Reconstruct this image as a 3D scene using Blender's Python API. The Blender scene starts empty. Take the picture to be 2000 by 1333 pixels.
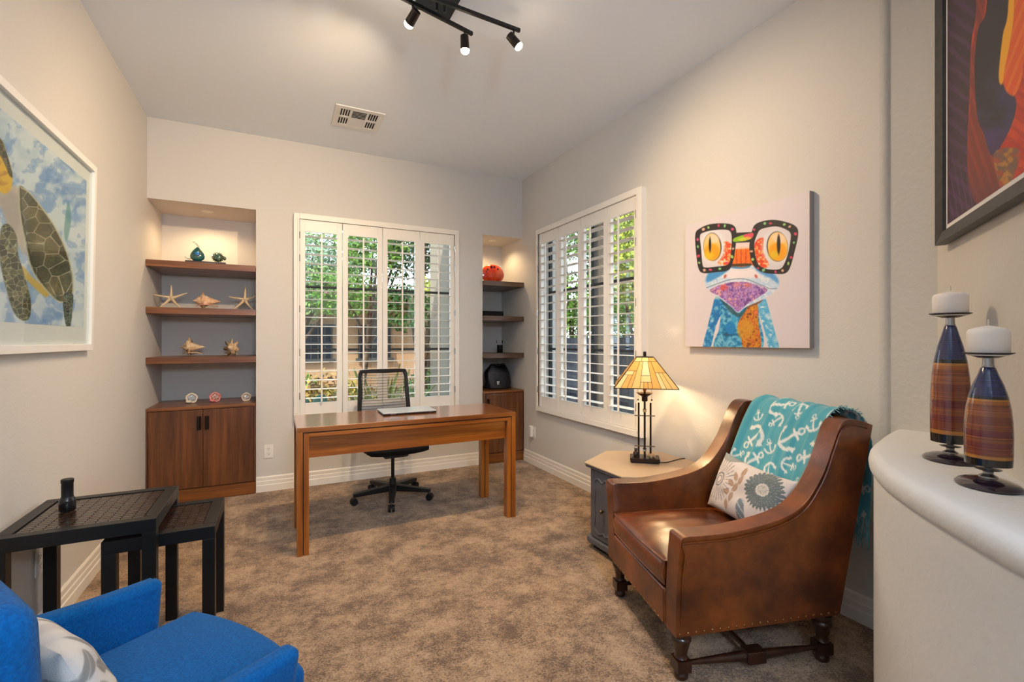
import bpy, bmesh, math, random
import numpy as np
from mathutils import Vector, Matrix

# ------------------------------------------------------------------ camera
SC = bpy.context.scene
COL = SC.collection
YAW = math.radians(26.5); FPX = 921.0; CAMH = 1.28
SY, CYW = math.sin(YAW), math.cos(YAW)
cam_d = bpy.data.cameras.new('camera'); cam = bpy.data.objects.new('camera', cam_d); COL.objects.link(cam)
cam_d.sensor_width = 36.0; cam_d.lens = 36.0 * FPX / 2000.0; cam_d.clip_start = 0.02; cam_d.clip_end = 300
cam.location = (0, 0, CAMH); cam.rotation_euler = (math.pi / 2, 0, -YAW)
SC.camera = cam
# ------------------------------------------------------------------ world, sun, exposure
SC.view_settings.view_transform = 'Standard'; SC.view_settings.look = 'None'
SC.view_settings.gamma = 1.0; SC.view_settings.use_curve_mapping = False
SC.view_settings.exposure = 0.22
SC.cycles.use_denoising = True
SC.cycles.max_bounces = 10; SC.cycles.diffuse_bounces = 5; SC.cycles.transparent_max_bounces = 16
SC.cycles.sample_clamp_indirect = 6.0
W = bpy.data.worlds.new('world'); SC.world = W; W.use_nodes = True
bg = W.node_tree.nodes['Background']
bg.inputs[0].default_value = (0.76, 0.87, 1.0, 1); bg.inputs[1].default_value = 5.0
sd = bpy.data.lights.new('sun', 'SUN'); sd.energy = 8.5; sd.angle = 0.01; sd.color = (1, 0.93, 0.82)
sun = bpy.data.objects.new('sun', sd); COL.objects.link(sun)
sun.rotation_euler = Vector((0.62, 0.42, -0.66)).to_track_quat('-Z', 'Y').to_euler()

def lamp(name, kind, loc, energy, color=(1, .85, .68), aim=None, parent=None, size=.05, spot=1.2, blend=.6):
    d = bpy.data.lights.new(name, kind); d.energy = energy; d.color = color
    if kind == 'AREA': d.shape = 'DISK'; d.size = size
    else: d.shadow_soft_size = size
    if kind == 'SPOT': d.spot_size = spot; d.spot_blend = blend
    o = bpy.data.objects.new(name, d); COL.objects.link(o); o.location = loc
    if aim is not None:
        o.rotation_euler = (Vector(aim) - Vector(loc)).to_track_quat('-Z', 'Y').to_euler()
    if parent is not None:
        o.parent = parent; o.matrix_parent_inverse = pmat(parent).inverted()
    return o

# ------------------------------------------------------------------ photo pixel -> place
def ray(u, v):
    a = (u - 1000.0) / FPX; b = (666.5 - v) / FPX
    return Vector((SY + a * CYW, CYW - a * SY, b))
def on_z(u, v, z):
    d = ray(u, v); return d * ((z - CAMH) / d.z) + Vector((0, 0, CAMH))
def on_plane(u, v, p0, n):
    d = ray(u, v); p0 = Vector(p0); n = Vector(n); c = Vector((0, 0, CAMH))
    return c + d * ((p0 - c).dot(n) / d.dot(n))
def to_px(P):
    """world points (N,3) -> photo pixels of the 2000x1333 frame"""
    t = SY * P[:, 0] + CYW * P[:, 1]
    return 1000 + FPX * (CYW * P[:, 0] - SY * P[:, 1]) / t, 666.5 - FPX * (P[:, 2] - CAMH) / t

# ------------------------------------------------------------------ helpers
def pmat(o):
    return Matrix.Translation(o.location) @ o.rotation_euler.to_matrix().to_4x4()
def tag(o, label=None, cat=None, group=None, kind=None):
    if label: o['label'] = label
    if cat: o['category'] = cat
    if group: o['group'] = group
    if kind: o['kind'] = kind
    return o
def thing(name, label, cat, loc=(0, 0, 0), rotz=0.0, group=None, kind=None):
    o = bpy.data.objects.new(name, None); COL.objects.link(o); o.empty_display_size = .1
    o.location = loc; o.rotation_euler = (0, 0, rotz)
    return tag(o, label, cat, group, kind)
def copy_tree(o, parent=None):
    c = o.copy(); COL.objects.link(c)
    if parent is not None: c.parent = parent
    for ch in list(o.children):
        copy_tree(ch, c)
    return c

class MB:
    def __init__(s): s.v = []; s.f = []; s.mi = []
    def add(s, vs, fs, m=0):
        b = len(s.v); s.v += [tuple(p) for p in vs]
        for f in fs: s.f.append(tuple(b + i for i in f)); s.mi.append(m)
        return s
    def box(s, x0, x1, y0, y1, z0, z1, m=0, T=None):
        vs = [Vector(p) for p in ((x0,y0,z0),(x1,y0,z0),(x1,y1,z0),(x0,y1,z0),(x0,y0,z1),(x1,y0,z1),(x1,y1,z1),(x0,y1,z1))]
        if T is not None: vs = [T @ p for p in vs]
        return s.add(vs, [(0,3,2,1),(4,5,6,7),(0,1,5,4),(1,2,6,5),(2,3,7,6),(3,0,4,7)], m)
    def bar(s, p0, p1, w, h=None, w1=None, h1=None, up=(0,0,1), m=0):
        h = h or w; w1 = w1 or w; h1 = h1 or h
        p0 = Vector(p0); p1 = Vector(p1); d = (p1 - p0).normalized(); up = Vector(up)
        if abs(d.dot(up)) > .98: up = Vector((0, 1, 0))
        a = d.cross(up).normalized(); b = a.cross(d)
        vs = [p0 + a*(i*w/2) + b*(j*h/2) for i, j in ((-1,-1),(1,-1),(1,1),(-1,1))] + \
             [p1 + a*(i*w1/2) + b*(j*h1/2) for i, j in ((-1,-1),(1,-1),(1,1),(-1,1))]
        return s.add(vs, [(0,1,2,3),(7,6,5,4),(0,4,5,1),(1,5,6,2),(2,6,7,3),(3,7,4,0)], m)
    def cyl(s, p0, p1, r0, r1=None, n=16, m=0):
        r1 = r0 if r1 is None else r1
        p0 = Vector(p0); p1 = Vector(p1); d = (p1 - p0).normalized()
        a = d.orthogonal().normalized(); b = d.cross(a)
        vs = []
        for p, r in ((p0, r0), (p1, r1)):
            vs += [p + (a*math.cos(2*math.pi*i/n) + b*math.sin(2*math.pi*i/n))*r for i in range(n)]
        fs = [(i, (i+1) % n, n + (i+1) % n, n + i) for i in range(n)] + [tuple(range(n-1, -1, -1)), tuple(range(n, 2*n))]
        return s.add(vs, fs, m)
    def tube(s, pts, r, n=8, m=0, closed=False):
        pts = [Vector(p) for p in pts]; N = len(pts); rs = r if isinstance(r, (list, tuple)) else [r]*N
        vs = []; a = None
        for i, p in enumerate(pts):
            if closed: d = pts[(i+1) % N] - pts[i-1]
            else: d = pts[min(i+1, N-1)] - pts[max(i-1, 0)]
            d = d.normalized() if d.length > 1e-9 else Vector((0, 0, 1))
            a = d.orthogonal() if a is None else a - d*a.dot(d)
            if a.length < 1e-6: a = d.orthogonal()
            a = a.normalized(); b = d.cross(a)
            vs += [p + (a*math.cos(2*math.pi*k/n) + b*math.sin(2*math.pi*k/n))*rs[i] for k in range(n)]
        fs = []
        for i in range(N if closed else N-1):
            j = (i+1) % N
            fs += [(i*n+k, i*n+(k+1) % n, j*n+(k+1) % n, j*n+k) for k in range(n)]
        if not closed: fs += [tuple(range(n-1, -1, -1)), tuple((N-1)*n+k for k in range(n))]
        return s.add(vs, fs, m)
    def lathe(s, prof, c=(0,0,0), n=32, m=0, sx=1, sy=1):
        vs = []; fs = []; c = Vector(c)
        for r, z in prof:
            vs += [c + Vector((r*math.cos(2*math.pi*k/n)*sx, r*math.sin(2*math.pi*k/n)*sy, z)) for k in range(n)]
        for i in range(len(prof)-1):
            fs += [(i*n+k, i*n+(k+1) % n, (i+1)*n+(k+1) % n, (i+1)*n+k) for k in range(n)]
        fs += [tuple(range(n-1, -1, -1)), tuple((len(prof)-1)*n+k for k in range(n))]
        return s.add(vs, fs, m)
    def prism(s, poly, h0, h1, ax='z', m=0):
        """polygon in the plane across ax, pushed out along ax; ax 'y': poly is (x,z); ax 'x': poly is (y,z)"""
        def P(p, h): return (p[0], p[1], h) if ax == 'z' else ((p[0], h, p[1]) if ax == 'y' else (h, p[0], p[1]))
        n = len(poly)
        vs = [P(p, h0) for p in poly] + [P(p, h1) for p in poly]
        fs = [tuple(range(n-1, -1, -1)), tuple(range(n, 2*n))] + [(i, (i+1) % n, n+(i+1) % n, n+i) for i in range(n)]
        return s.add(vs, fs, m)
    def grid(s, G, m=0, wrap_u=False, wrap_v=False):
        """G[i][j] points"""
        R = len(G); C = len(G[0]); vs = [p for row in G for p in row]; fs = []
        for i in range(R if wrap_u else R-1):
            for j in range(C if wrap_v else C-1):
                a, b = (i+1) % R, (j+1) % C
                fs.append((i*C+j, i*C+b, a*C+b, a*C+j))
        return s.add(vs, fs, m)
    def sphere(s, c, r, n=12, sc=(1,1,1), m=0, R=None):
        c = Vector(c); rings = max(4, n//2); prof = []
        vs = []; fs = []
        for i in range(rings+1):
            th = math.pi*i/rings
            for k in range(n):
                p = Vector((math.sin(th)*math.cos(2*math.pi*k/n)*sc[0], math.sin(th)*math.sin(2*math.pi*k/n)*sc[1], math.cos(th)*sc[2]))*r
                if R is not None: p = R @ p
                vs.append(c + p)
        for i in range(rings):
            fs += [(i*n+k, i*n+(k+1) % n, (i+1)*n+(k+1) % n, (i+1)*n+k) for k in range(n)]
        return s.add(vs, fs, m)
    def build(s, name, mat, parent=None, world=False, smooth=None, bevel=0, seg=2, sub=0, kind=None, label=None, recalc=True):
        me = bpy.data.meshes.new(name)
        vs = s.v
        if world and parent is not None:
            I = pmat(parent).inverted(); vs = [tuple(I @ Vector(p)) for p in vs]
        me.from_pydata(vs, [], s.f)
        for mm in (mat if isinstance(mat, (list, tuple)) else [mat]): me.materials.append(mm)
        if any(s.mi): me.polygons.foreach_set('material_index', s.mi)
        if recalc:
            bm = bmesh.new(); bm.from_mesh(me)
            bmesh.ops.remove_doubles(bm, verts=bm.verts, dist=1e-6)
            bmesh.ops.recalc_face_normals(bm, faces=bm.faces); bm.to_mesh(me); bm.free()
        if smooth is not None:
            me.polygons.foreach_set('use_smooth', [True]*len(me.polygons))
            if smooth < 180: me.set_sharp_from_angle(angle=math.radians(smooth))
        me.update()
        o = bpy.data.objects.new(name, me); COL.objects.link(o)
        if parent is not None: o.parent = parent
        if bevel:
            b = o.modifiers.new('bevel', 'BEVEL'); b.width = bevel; b.segments = seg; b.limit_method = 'ANGLE'; b.angle_limit = math.radians(35)
            if smooth is None:
                me.polygons.foreach_set('use_smooth', [True]*len(me.polygons)); b.harden_normals = True
        if sub:
            q = o.modifiers.new('sub', 'SUBSURF'); q.levels = sub; q.render_levels = sub
        if kind: o['kind'] = kind
        if label: o['label'] = label
        return o

def share(src, name, parent, loc=(0,0,0), rot=None):
    """another piece with the same mesh"""
    o = src.copy(); o.name = name; COL.objects.link(o); o.parent = parent; o.location = loc
    if rot is not None: o.rotation_euler = rot
    return o
def catmull(P, k=8, closed=False):
    P = [np.array(p, float) for p in P]; n = len(P); out = []
    for i in range(n if closed else n-1):
        p0 = P[(i-1) % n] if closed or i > 0 else P[0]*2 - P[1]
        p1 = P[i]; p2 = P[(i+1) % n]
        p3 = P[(i+2) % n] if closed or i+2 < n else P[n-1]*2 - P[n-2]
        for j in range(k):
            t = j/k
            out.append(.5*((2*p1) + (-p0+p2)*t + (2*p0-5*p1+4*p2-p3)*t*t + (-p0+3*p1-3*p2+p3)*t**3))
    if not closed: out.append(P[-1])
    return [tuple(p) for p in out]

# ------------------------------------------------------------------ materials
def lin(c):
    c = np.asarray(c, float)/255.0
    return np.where(c <= .04045, c/12.92, ((c+.055)/1.055)**2.4)
def rgb(*c): return tuple(float(x) for x in lin(c)) + (1.0,)
def nodes(name):
    m = bpy.data.materials.new(name); m.use_nodes = True
    return m, m.node_tree.nodes, m.node_tree.links, m.node_tree.nodes['Principled BSDF']
def mat(name, col, rough=.5, metal=0.0, col2=None, nscale=5.0, ndetail=4.0, bump=None, coat=0.0, stretch=None,
        spec=.5, alpha=1.0, trans=0.0, ior=1.45, emit=None, estr=0.0, sheen=0.0, rough2=None, ramp=(.35, .65)):
    m, N, L, P = nodes(name)
    P.inputs['Base Color'].default_value = rgb(*col); P.inputs['Roughness'].default_value = rough
    P.inputs['Metallic'].default_value = metal; P.inputs['Coat Weight'].default_value = coat
    P.inputs['Specular IOR Level'].default_value = spec; P.inputs['Transmission Weight'].default_value = trans
    P.inputs['IOR'].default_value = ior; P.inputs['Alpha'].default_value = alpha
    P.inputs['Sheen Weight'].default_value = sheen; P.inputs['Coat Roughness'].default_value = .12
    if emit: P.inputs['Emission Color'].default_value = rgb(*emit); P.inputs['Emission Strength'].default_value = estr
    tc = N.new('ShaderNodeTexCoord'); mp = N.new('ShaderNodeMapping'); L.new(tc.outputs['Object'], mp.inputs[0])
    if stretch: mp.inputs['Scale'].default_value = stretch
    if col2:
        nz = N.new('ShaderNodeTexNoise'); nz.inputs['Scale'].default_value = nscale; nz.inputs['Detail'].default_value = ndetail
        L.new(mp.outputs[0], nz.inputs['Vector'])
        rp = N.new('ShaderNodeValToRGB'); rp.color_ramp.elements[0].position = ramp[0]; rp.color_ramp.elements[1].position = ramp[1]
        rp.color_ramp.elements[0].color = rgb(*col); rp.color_ramp.elements[1].color = rgb(*col2)
        L.new(nz.outputs[0], rp.inputs[0]); L.new(rp.outputs[0], P.inputs['Base Color'])
        if rough2 is not None:
            mr = N.new('ShaderNodeMapRange'); mr.inputs[3].default_value = rough; mr.inputs[4].default_value = rough2
            L.new(nz.outputs[0], mr.inputs[0]); L.new(mr.outputs[0], P.inputs['Roughness'])
    if bump:
        nb = N.new('ShaderNodeTexNoise'); nb.inputs['Scale'].default_value = bump[0]; nb.inputs['Detail'].default_value = 3
        L.new(tc.outputs['Object'], nb.inputs['Vector'])
        bp = N.new('ShaderNodeBump'); bp.inputs['Strength'].default_value = bump[1]; bp.inputs['Distance'].default_value = bump[2] if len(bump) > 2 else .004
        L.new(nb.outputs[0], bp.inputs['Height']); L.new(bp.outputs[0], P.inputs['Normal'])
    return m
def wood(name, c1, c2, c3, axis='x', rough=.35, coat=.3, scale=1.0):
    """straight-grained wood, grain running along the axis"""
    m, N, L, P = nodes(name)
    tc = N.new('ShaderNodeTexCoord'); mp = N.new('ShaderNodeMapping'); L.new(tc.outputs['Object'], mp.inputs[0])
    s = [22*scale]*3; s['xyz'.index(axis)] = 1.1*scale; mp.inputs['Scale'].default_value = s
    n1 = N.new('ShaderNodeTexNoise'); n1.inputs['Scale'].default_value = 1.0; n1.inputs['Detail'].default_value = 3; n1.inputs['Distortion'].default_value = .3
    L.new(mp.outputs[0], n1.inputs['Vector'])
    mp2 = N.new('ShaderNodeMapping'); s2 = [190*scale]*3; s2['xyz'.index(axis)] = 6*scale; mp2.inputs['Scale'].default_value = s2
    L.new(tc.outputs['Object'], mp2.inputs[0])
    n2 = N.new('ShaderNodeTexNoise'); n2.inputs['Scale'].default_value = 1.0; n2.inputs['Detail'].default_value = 2
    L.new(mp2.outputs[0], n2.inputs['Vector'])
    rp = N.new('ShaderNodeValToRGB'); e = rp.color_ramp.elements
    e[0].position = .3; e[0].color = rgb(*c1); e[1].position = .7; e[1].color = rgb(*c3)
    k = e.new(.5); k.color = rgb(*c2)
    mx = N.new('ShaderNodeMath'); mx.operation = 'MULTIPLY_ADD'; mx.inputs[1].default_value = .35; mx.inputs[2].default_value = -.175
    ad = N.new('ShaderNodeMath'); ad.operation = 'ADD'
    L.new(n2.outputs[0], mx.inputs[0]); L.new(n1.outputs[0], ad.inputs[0]); L.new(mx.outputs[0], ad.inputs[1])
    L.new(ad.outputs[0], rp.inputs[0]); L.new(rp.outputs[0], P.inputs['Base Color'])
    P.inputs['Roughness'].default_value = rough; P.inputs['Coat Weight'].default_value = coat; P.inputs['Coat Roughness'].default_value = .18
    bp = N.new('ShaderNodeBump'); bp.inputs['Strength'].default_value = .08; bp.inputs['Distance'].default_value = .002
    L.new(n2.outputs[0], bp.inputs['Height']); L.new(bp.outputs[0], P.inputs['Normal'])
    return m
def painted(name, rough=.6, coat=0.0, bump=None, sheen=0.0):
    """flat print: colour stored on the mesh"""
    m, N, L, P = nodes(name)
    at = N.new('ShaderNodeAttribute'); at.attribute_name = 'print'
    L.new(at.outputs['Color'], P.inputs['Base Color']); P.inputs['Roughness'].default_value = rough
    P.inputs['Coat Weight'].default_value = coat; P.inputs['Sheen Weight'].default_value = sheen
    if bump:
        tc = N.new('ShaderNodeTexCoord')
        nb = N.new('ShaderNodeTexNoise'); nb.inputs['Scale'].default_value = bump[0]; L.new(tc.outputs['Object'], nb.inputs['Vector'])
        bp = N.new('ShaderNodeBump'); bp.inputs['Strength'].default_value = bump[1]; bp.inputs['Distance'].default_value = .003
        L.new(nb.outputs[0], bp.inputs['Height']); L.new(bp.outputs[0], P.inputs['Normal'])
    return m

M_WALL = mat('wall_paint', (213, 210, 205), .75, bump=(95, .22, .004))
M_CEIL = mat('ceiling_paint', (234, 240, 247), .8, bump=(80, .12, .003))
M_TRIM = mat('white_trim_paint', (236, 232, 225), .42)
M_SHUT = mat('shutter_white', (240, 236, 229), .38)
M_DESK = wood('desk_walnut', (124, 66, 18), (156, 88, 27), (180, 110, 39), 'x', .28, .5)
M_DESKT = wood('desk_top_walnut', (120, 66, 24), (146, 86, 34), (166, 104, 46), 'x', .2, 1.0)
M_DESKL = wood('desk_walnut_upright', (120, 65, 18), (152, 86, 27), (174, 107, 39), 'z', .3, .4)
M_CAB = wood('cabinet_walnut', (74, 40, 17), (98, 56, 24), (122, 74, 34), 'z', .38, .25)
M_CABX = wood('shelf_walnut', (98, 54, 20), (128, 76, 30), (150, 94, 42), 'x', .38, .25)
M_CABD = wood('cabinet_walnut_grey', (78, 58, 44), (98, 74, 58), (112, 86, 68), 'x', .4, .2)
M_BLACK = mat('black_metal', (16, 16, 17), .38, bump=(300, .05))
M_BRONZE = mat('bronze_metal', (52, 38, 30), .38, .75)
M_STEEL = mat('brushed_steel', (170, 170, 172), .25, 1.0)
M_DARK = mat('dark_plastic', (20, 20, 22), .5)
M_GLASS = mat('clear_glass', (250, 252, 252), .02, trans=1.0, ior=1.05)
M_WHITEP = mat('white_plastic', (236, 234, 228), .4)
# ------------------------------------------------------------------ the room
XL, XR, YB, ZC, YN = -0.90, 2.38, 4.53, 3.02, 5.05   # left wall, right wall, back wall, ceiling, back of the niches
NX0, NX1 = -0.158, 1.916                              # inner edges of the two niches
ZT = 2.39                                             # top of windows and niches
def struct(name, mb, m, **k): return tag(mb.build(name, m, **k), kind='structure')

def carpet():
    m, N, L, P = nodes('carpet')
    tc = N.new('ShaderNodeTexCoord')
    def noise(sc, det, rough=.55):
        n = N.new('ShaderNodeTexNoise'); n.inputs['Scale'].default_value = sc; n.inputs['Detail'].default_value = det; n.inputs['Roughness'].default_value = rough
        L.new(tc.outputs['Object'], n.inputs['Vector']); return n
    a = noise(4.5, 8, .78); b = noise(120, 2); c = noise(34, 3)
    r1 = N.new('ShaderNodeValToRGB'); e = r1.color_ramp.elements
    e[0].position = .40; e[0].color = rgb(102, 78, 55); e[1].position = .63; e[1].color = rgb(184, 154, 121)
    k = e.new(.5); k.color = rgb(150, 121, 91)
    s = N.new('ShaderNodeMath'); s.operation = 'MULTIPLY_ADD'; s.inputs[1].default_value = .5; s.inputs[2].default_value = -.25
    s2 = N.new('ShaderNodeMath'); s2.operation = 'ADD'; s3 = N.new('ShaderNodeMath'); s3.operation = 'MULTIPLY_ADD'; s3.inputs[1].default_value = .25; s3.inputs[2].default_value = -.125
    s4 = N.new('ShaderNodeMath'); s4.operation = 'ADD'
    L.new(b.outputs[0], s.inputs[0]); L.new(a.outputs[0], s2.inputs[0]); L.new(s.outputs[0], s2.inputs[1])
    L.new(c.outputs[0], s3.inputs[0]); L.new(s3.outputs[0], s4.inputs[0]); L.new(s2.outputs[0], s4.inputs[1])
    L.new(s4.outputs[0], r1.inputs[0]); L.new(r1.outputs[0], P.inputs['Base Color'])
    P.inputs['Roughness'].default_value = .95; P.inputs['Sheen Weight'].default_value = .3; P.inputs['Specular IOR Level'].default_value = .1
    bp = N.new('ShaderNodeBump'); bp.inputs['Strength'].default_value = .7; bp.inputs['Distance'].default_value = .012
    L.new(b.outputs[0], bp.inputs['Height']); L.new(bp.outputs[0], P.inputs['Normal'])
    return m
struct('floor', MB().box(-3.2, 4.2, -4.6, 5.2, -.12, 0), carpet())
struct('ceiling', MB().box(-3.2, 4.2, -4.6, 5.2, ZC, ZC+.15), M_CEIL)
struct('wall_left', MB().box(XL-.15, XL, .2, 5.2, 0, ZC), M_WALL)
# back wall with the window opening and the two shelf niches
WX0, WX1, WZ0 = .13, 1.642, .583
b = MB()
b.box(NX0, WX0+.02, YB, YB+.17, 0, ZC).box(WX1-.02, NX1, YB, YB+.17, 0, ZC)
b.box(WX0+.02, WX1-.02, YB, YB+.17, 0, WZ0+.02).box(WX0+.02, WX1-.02, YB, YB+.17, ZT-.02, ZC)
b.box(XL, NX0, YB, YB+.17, ZT, ZC).box(NX1, XR, YB, YB+.17, ZT, ZC)
b.box(XL, NX0+.06, YN, YN+.12, 0, ZT+.06).box(NX0, NX0+.06, YB+.17, YN, 0, ZT+.06).box(XL, NX0, YB+.17, YN, ZT, ZT+.06)
b.box(NX1-.06, XR, YN, YN+.12, 0, ZT+.06).box(NX1-.06, NX1, YB+.17, YN, 0, ZT+.06).box(NX1, XR, YB+.17, YN, ZT, ZT+.06)
struct('wall_back', b, M_WALL, recalc=False)
# right wall with its window
RY0, RY1 = 2.605, 4.142
b = MB()
b.box(XR, XR+.17, 1.14, RY0+.02, 0, ZC).box(XR, XR+.17, RY1-.02, 5.17, 0, ZC)
b.box(XR, XR+.17, RY0+.02, RY1-.02, 0, WZ0+.02).box(XR, XR+.17, RY0+.02, RY1-.02, ZT-.02, ZC)
struct('wall_right', b, M_WALL, recalc=False)
# rounded end of the right wall, then the diagonal wall that carries the large picture
DW = Vector((.828, .56, 0)); DN = Vector((-.56, .828, 0))
DC = Vector((2.431, .955, 0))
M_PLASTER = mat('hand_textured_plaster', (208, 205, 199), .72, bump=(42, .35, .008))
poly = [(2.38, 1.14), (2.38, 1.135)] + [(2.38+.03-.03*math.cos(t), 1.135-.03*math.sin(t)) for t in (.3, .6, .9, 1.2)] + [(DC.x, DC.y), (2.6, .955), (2.6, 1.14)]
struct('wall_end', MB().prism(poly, 0, ZC), M_PLASTER, smooth=40)
e = DC - DW*1.75
struct('wall_diagonal', MB().prism([(DC.x, DC.y), (e.x, e.y), (e.x-DN.x*.15, e.y-DN.y*.15), (2.6, .90), (2.6, .955)], 0, ZC), M_PLASTER)
# the house goes on behind the camera
b = MB().box(-3.2, XL-.15, .2, .35, 0, ZC)
struct('wall_hall_left', b, M_WALL)
struct('wall_hall_right', MB().box(e.x+.02, 4.2, -.30, -.18, 0, ZC), M_WALL)
struct('wall_hall_rear', MB().box(-3.2, 4.2, -4.6, -4.45, 0, ZC), M_WALL)
struct('wall_hall_side_a', MB().box(-3.2, -3.05, -4.45, .2, 0, ZC), M_WALL)
struct('wall_hall_side_b', MB().box(4.05, 4.2, -4.45, -.3, 0, ZC), M_WALL)

# low curved plaster ledge in front of the diagonal wall
rim = catmull([(2.42, 1.10), (2.25, 1.058), (2.117, 1.018), (1.956, .965), (1.80, .888), (1.65, .785), (1.508, .655), (1.379, .513), (1.25, .355), (1.13, .19), (1.03, .03)], 6)
LZ = .90
prof = [(0, 0.0), (0, .76), (0, .812), (-.003, .826), (.006, .832), (.013, .845), (.015, .862), (.012, .878), (.004, .891), (-.010, .899), (-.018, LZ), (-.05, LZ)]
G = []
for i, p in enumerate(rim):
    q = rim[min(i+1, len(rim)-1)]; o = rim[max(i-1, 0)]
    d = Vector((q[0]-o[0], q[1]-o[1], 0)).normalized(); nrm = Vector((d.y, -d.x, 0))
    if nrm.dot(DN) < 0: nrm = -nrm
    G.append([(p[0]+nrm.x*(a-.012), p[1]+nrm.y*(a-.012), z) for a, z in prof])
b = MB().grid(G)
top = [g[-1] for g in G]
back = [(DC.x, DC.y, LZ), tuple(e + Vector((0, 0, LZ)))]
n0 = len(b.v); wallline = [DC.lerp(e, i/(len(top)-1)) - DN*.01 for i in range(len(top))]
b.grid([top, [(w.x, w.y, LZ) for w in wallline]])
struct('wall_ledge', b, mat('ledge_plaster', (214, 216, 217), .85, spec=.2, bump=(34, .35, .007)), smooth=60)

# baseboards: stepped profile
def baseboard(name, p0, p1, n):
    p0 = Vector(p0); p1 = Vector(p1); n = Vector(n)
    pr = [(0, 0), (.016, 0), (.016, .055), (.012, .060), (.012, .086), (.0085, .092), (.0085, .118), (.003, .128), (0, .128)]
    b = MB().grid([[tuple(p + n*a + Vector((0, 0, z))) for a, z in pr] for p in (p0, p1)])
    for k in (0, 1): b.f.append(tuple(k*len(pr)+i for i in (range(len(pr)) if k else range(len(pr)-1, -1, -1)))); b.mi.append(0)
    return struct(name, b, M_TRIM)
baseboard('baseboard_left', (XL, .2, 0), (XL, 4.44, 0), (1, 0, 0))
baseboard('baseboard_back', (NX0, YB, 0), (NX1, YB, 0), (0, -1, 0))
baseboard('baseboard_right', (XR, 1.14, 0), (XR, 4.46, 0), (-1, 0, 0))

# ------------------------------------------------------------------ windows with plantation shutters
M_SASH = mat('dark_bronze_sash', (44, 42, 42), .5)
M_PANE = None
def pane_mat():
    m, N, L, P = nodes('window_glass'); N.remove(P)
    t = N.new('ShaderNodeBsdfTransparent'); t.inputs[0].default_value = (.93, .96, .96, 1)
    g = N.new('ShaderNodeBsdfGlossy'); g.inputs['Roughness'].default_value = .02
    x = N.new('ShaderNodeMixShader'); x.inputs[0].default_value = .06
    L.new(t.outputs[0], x.inputs[1]); L.new(g.outputs[0], x.inputs[2]); L.new(x.outputs[0], N['Material Output'].inputs[0])
    return m
M_PANE = pane_mat()
def window(name, w, loc, rotz, label):
    t = thing(name, label, None, loc, rotz, kind='structure')
    z0, z1 = WZ0, ZT
    c = .045
    b = MB()
    for x0, x1, a0, a1 in ((0, c, z0, z1), (w-c, w, z0, z1), (c, w-c, z1-c, z1), (c, w-c, z0, z0+c)):
        b.box(x0, x1, -.05, .012, a0, a1)
    for x0, x1, a0, a1 in ((c-.014, c, z0+c, z1-c), (w-c, w-c+.014, z0+c, z1-c)): b.box(x0, x1, -.058, -.05, a0, a1)
    b.build('frame', M_SHUT, t, bevel=.003)
    # glazing: dark sash, centre mullion and muntins
    b = MB(); g0, g1 = .09, .115
    for x0, x1, a0, a1 in ((.02, .055, z0+.02, z1-.02), (w-.055, w-.02, z0+.02, z1-.02), (.055, w-.055, z0+.02, z0+.07), (.055, w-.055, z1-.07, z1-.02), (w/2-.02, w/2+.02, z0+.07, z1-.07)):
        b.box(x0, x1, g0, g1, a0, a1)
    for zz in (1.20, 1.77): b.box(.055, w-.055, .095, .106, zz-.011, zz+.011)
    b.build('sash', M_SASH, t)
    for x0, x1 in ((.055, w/2-.02), (w/2+.02, w-.055)):
        MB().box(x0, x1, .1075, .1115, z0+.07, z1-.07).build('glass_pane', M_PANE, t)
    # four shutter panels
    pw = (w-2*c)/4; st = .044; lz0, lz1 = .736, 2.24; n = 19
    lw = pw-.006-2*st
    prof = [(.0425*math.cos(a), .0036*math.sin(a)) for a in [2*math.pi*i/12 for i in range(12)]]
    lou = None
    for k in range(4):
        x = c + k*pw + .003; p = thing('shutter_panel', None, None, (x, -.022, 0)); p.parent = t
        W_ = pw-.006
        MB().box(0, st, -.014, .014, z0+c+.004, z1-c-.004).build('stile', M_SHUT, p, bevel=.002)
        MB().box(W_-st, W_, -.014, .014, z0+c+.004, z1-c-.004).build('stile', M_SHUT, p, bevel=.002)
        MB().box(st, W_-st, -.013, .013, lz1, z1-c-.004).build('rail', M_SHUT, p)
        MB().box(st, W_-st, -.013, .013, z0+c+.004, lz0).build('rail', M_SHUT, p)
        sp = (lz1-lz0)/n
        for i in range(n):
            zc = lz0 + sp*(i+.5)
            if lou is None:
                lou = MB().prism(prof, .001, lw-.001, 'x').build('louver', M_SHUT, p, smooth=60); lou.location = (st, 0, zc)
            else: share(lou, 'louver', p, (st, 0, zc))
        MB().box(W_/2-.007, W_/2+.007, -.056, -.044, lz0+.01, lz1-.02).build('tilt_rod', M_SHUT, p, bevel=.003)
        if k in (0, 3):
            for zz in (.80, 1.18, 1.56, 2.0, 2.2):
                xx = -.006 if k == 0 else W_-.004
                MB().cyl((xx+.004, -.032, zz-.03), (xx+.004, -.032, zz+.03), .005, n=8).build('hinge', M_STEEL, p)
    return t
window('window_1', WX1-WX0, (WX0, YB, 0), 0, 'window with white plantation shutters behind the desk')
window('window_2', RY1-RY0, (XR, RY1, 0), -math.pi/2, 'window with white plantation shutters beside the table lamp')

# outer wall wing beside the right niche, seen through the last shutter panel
struct('wall_outside_wing', MB().box(1.86, 2.50, 5.18, 6.22, -.28, 3.0), mat('outside_stucco', (150, 140, 124), .9, bump=(16, .3)))
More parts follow.
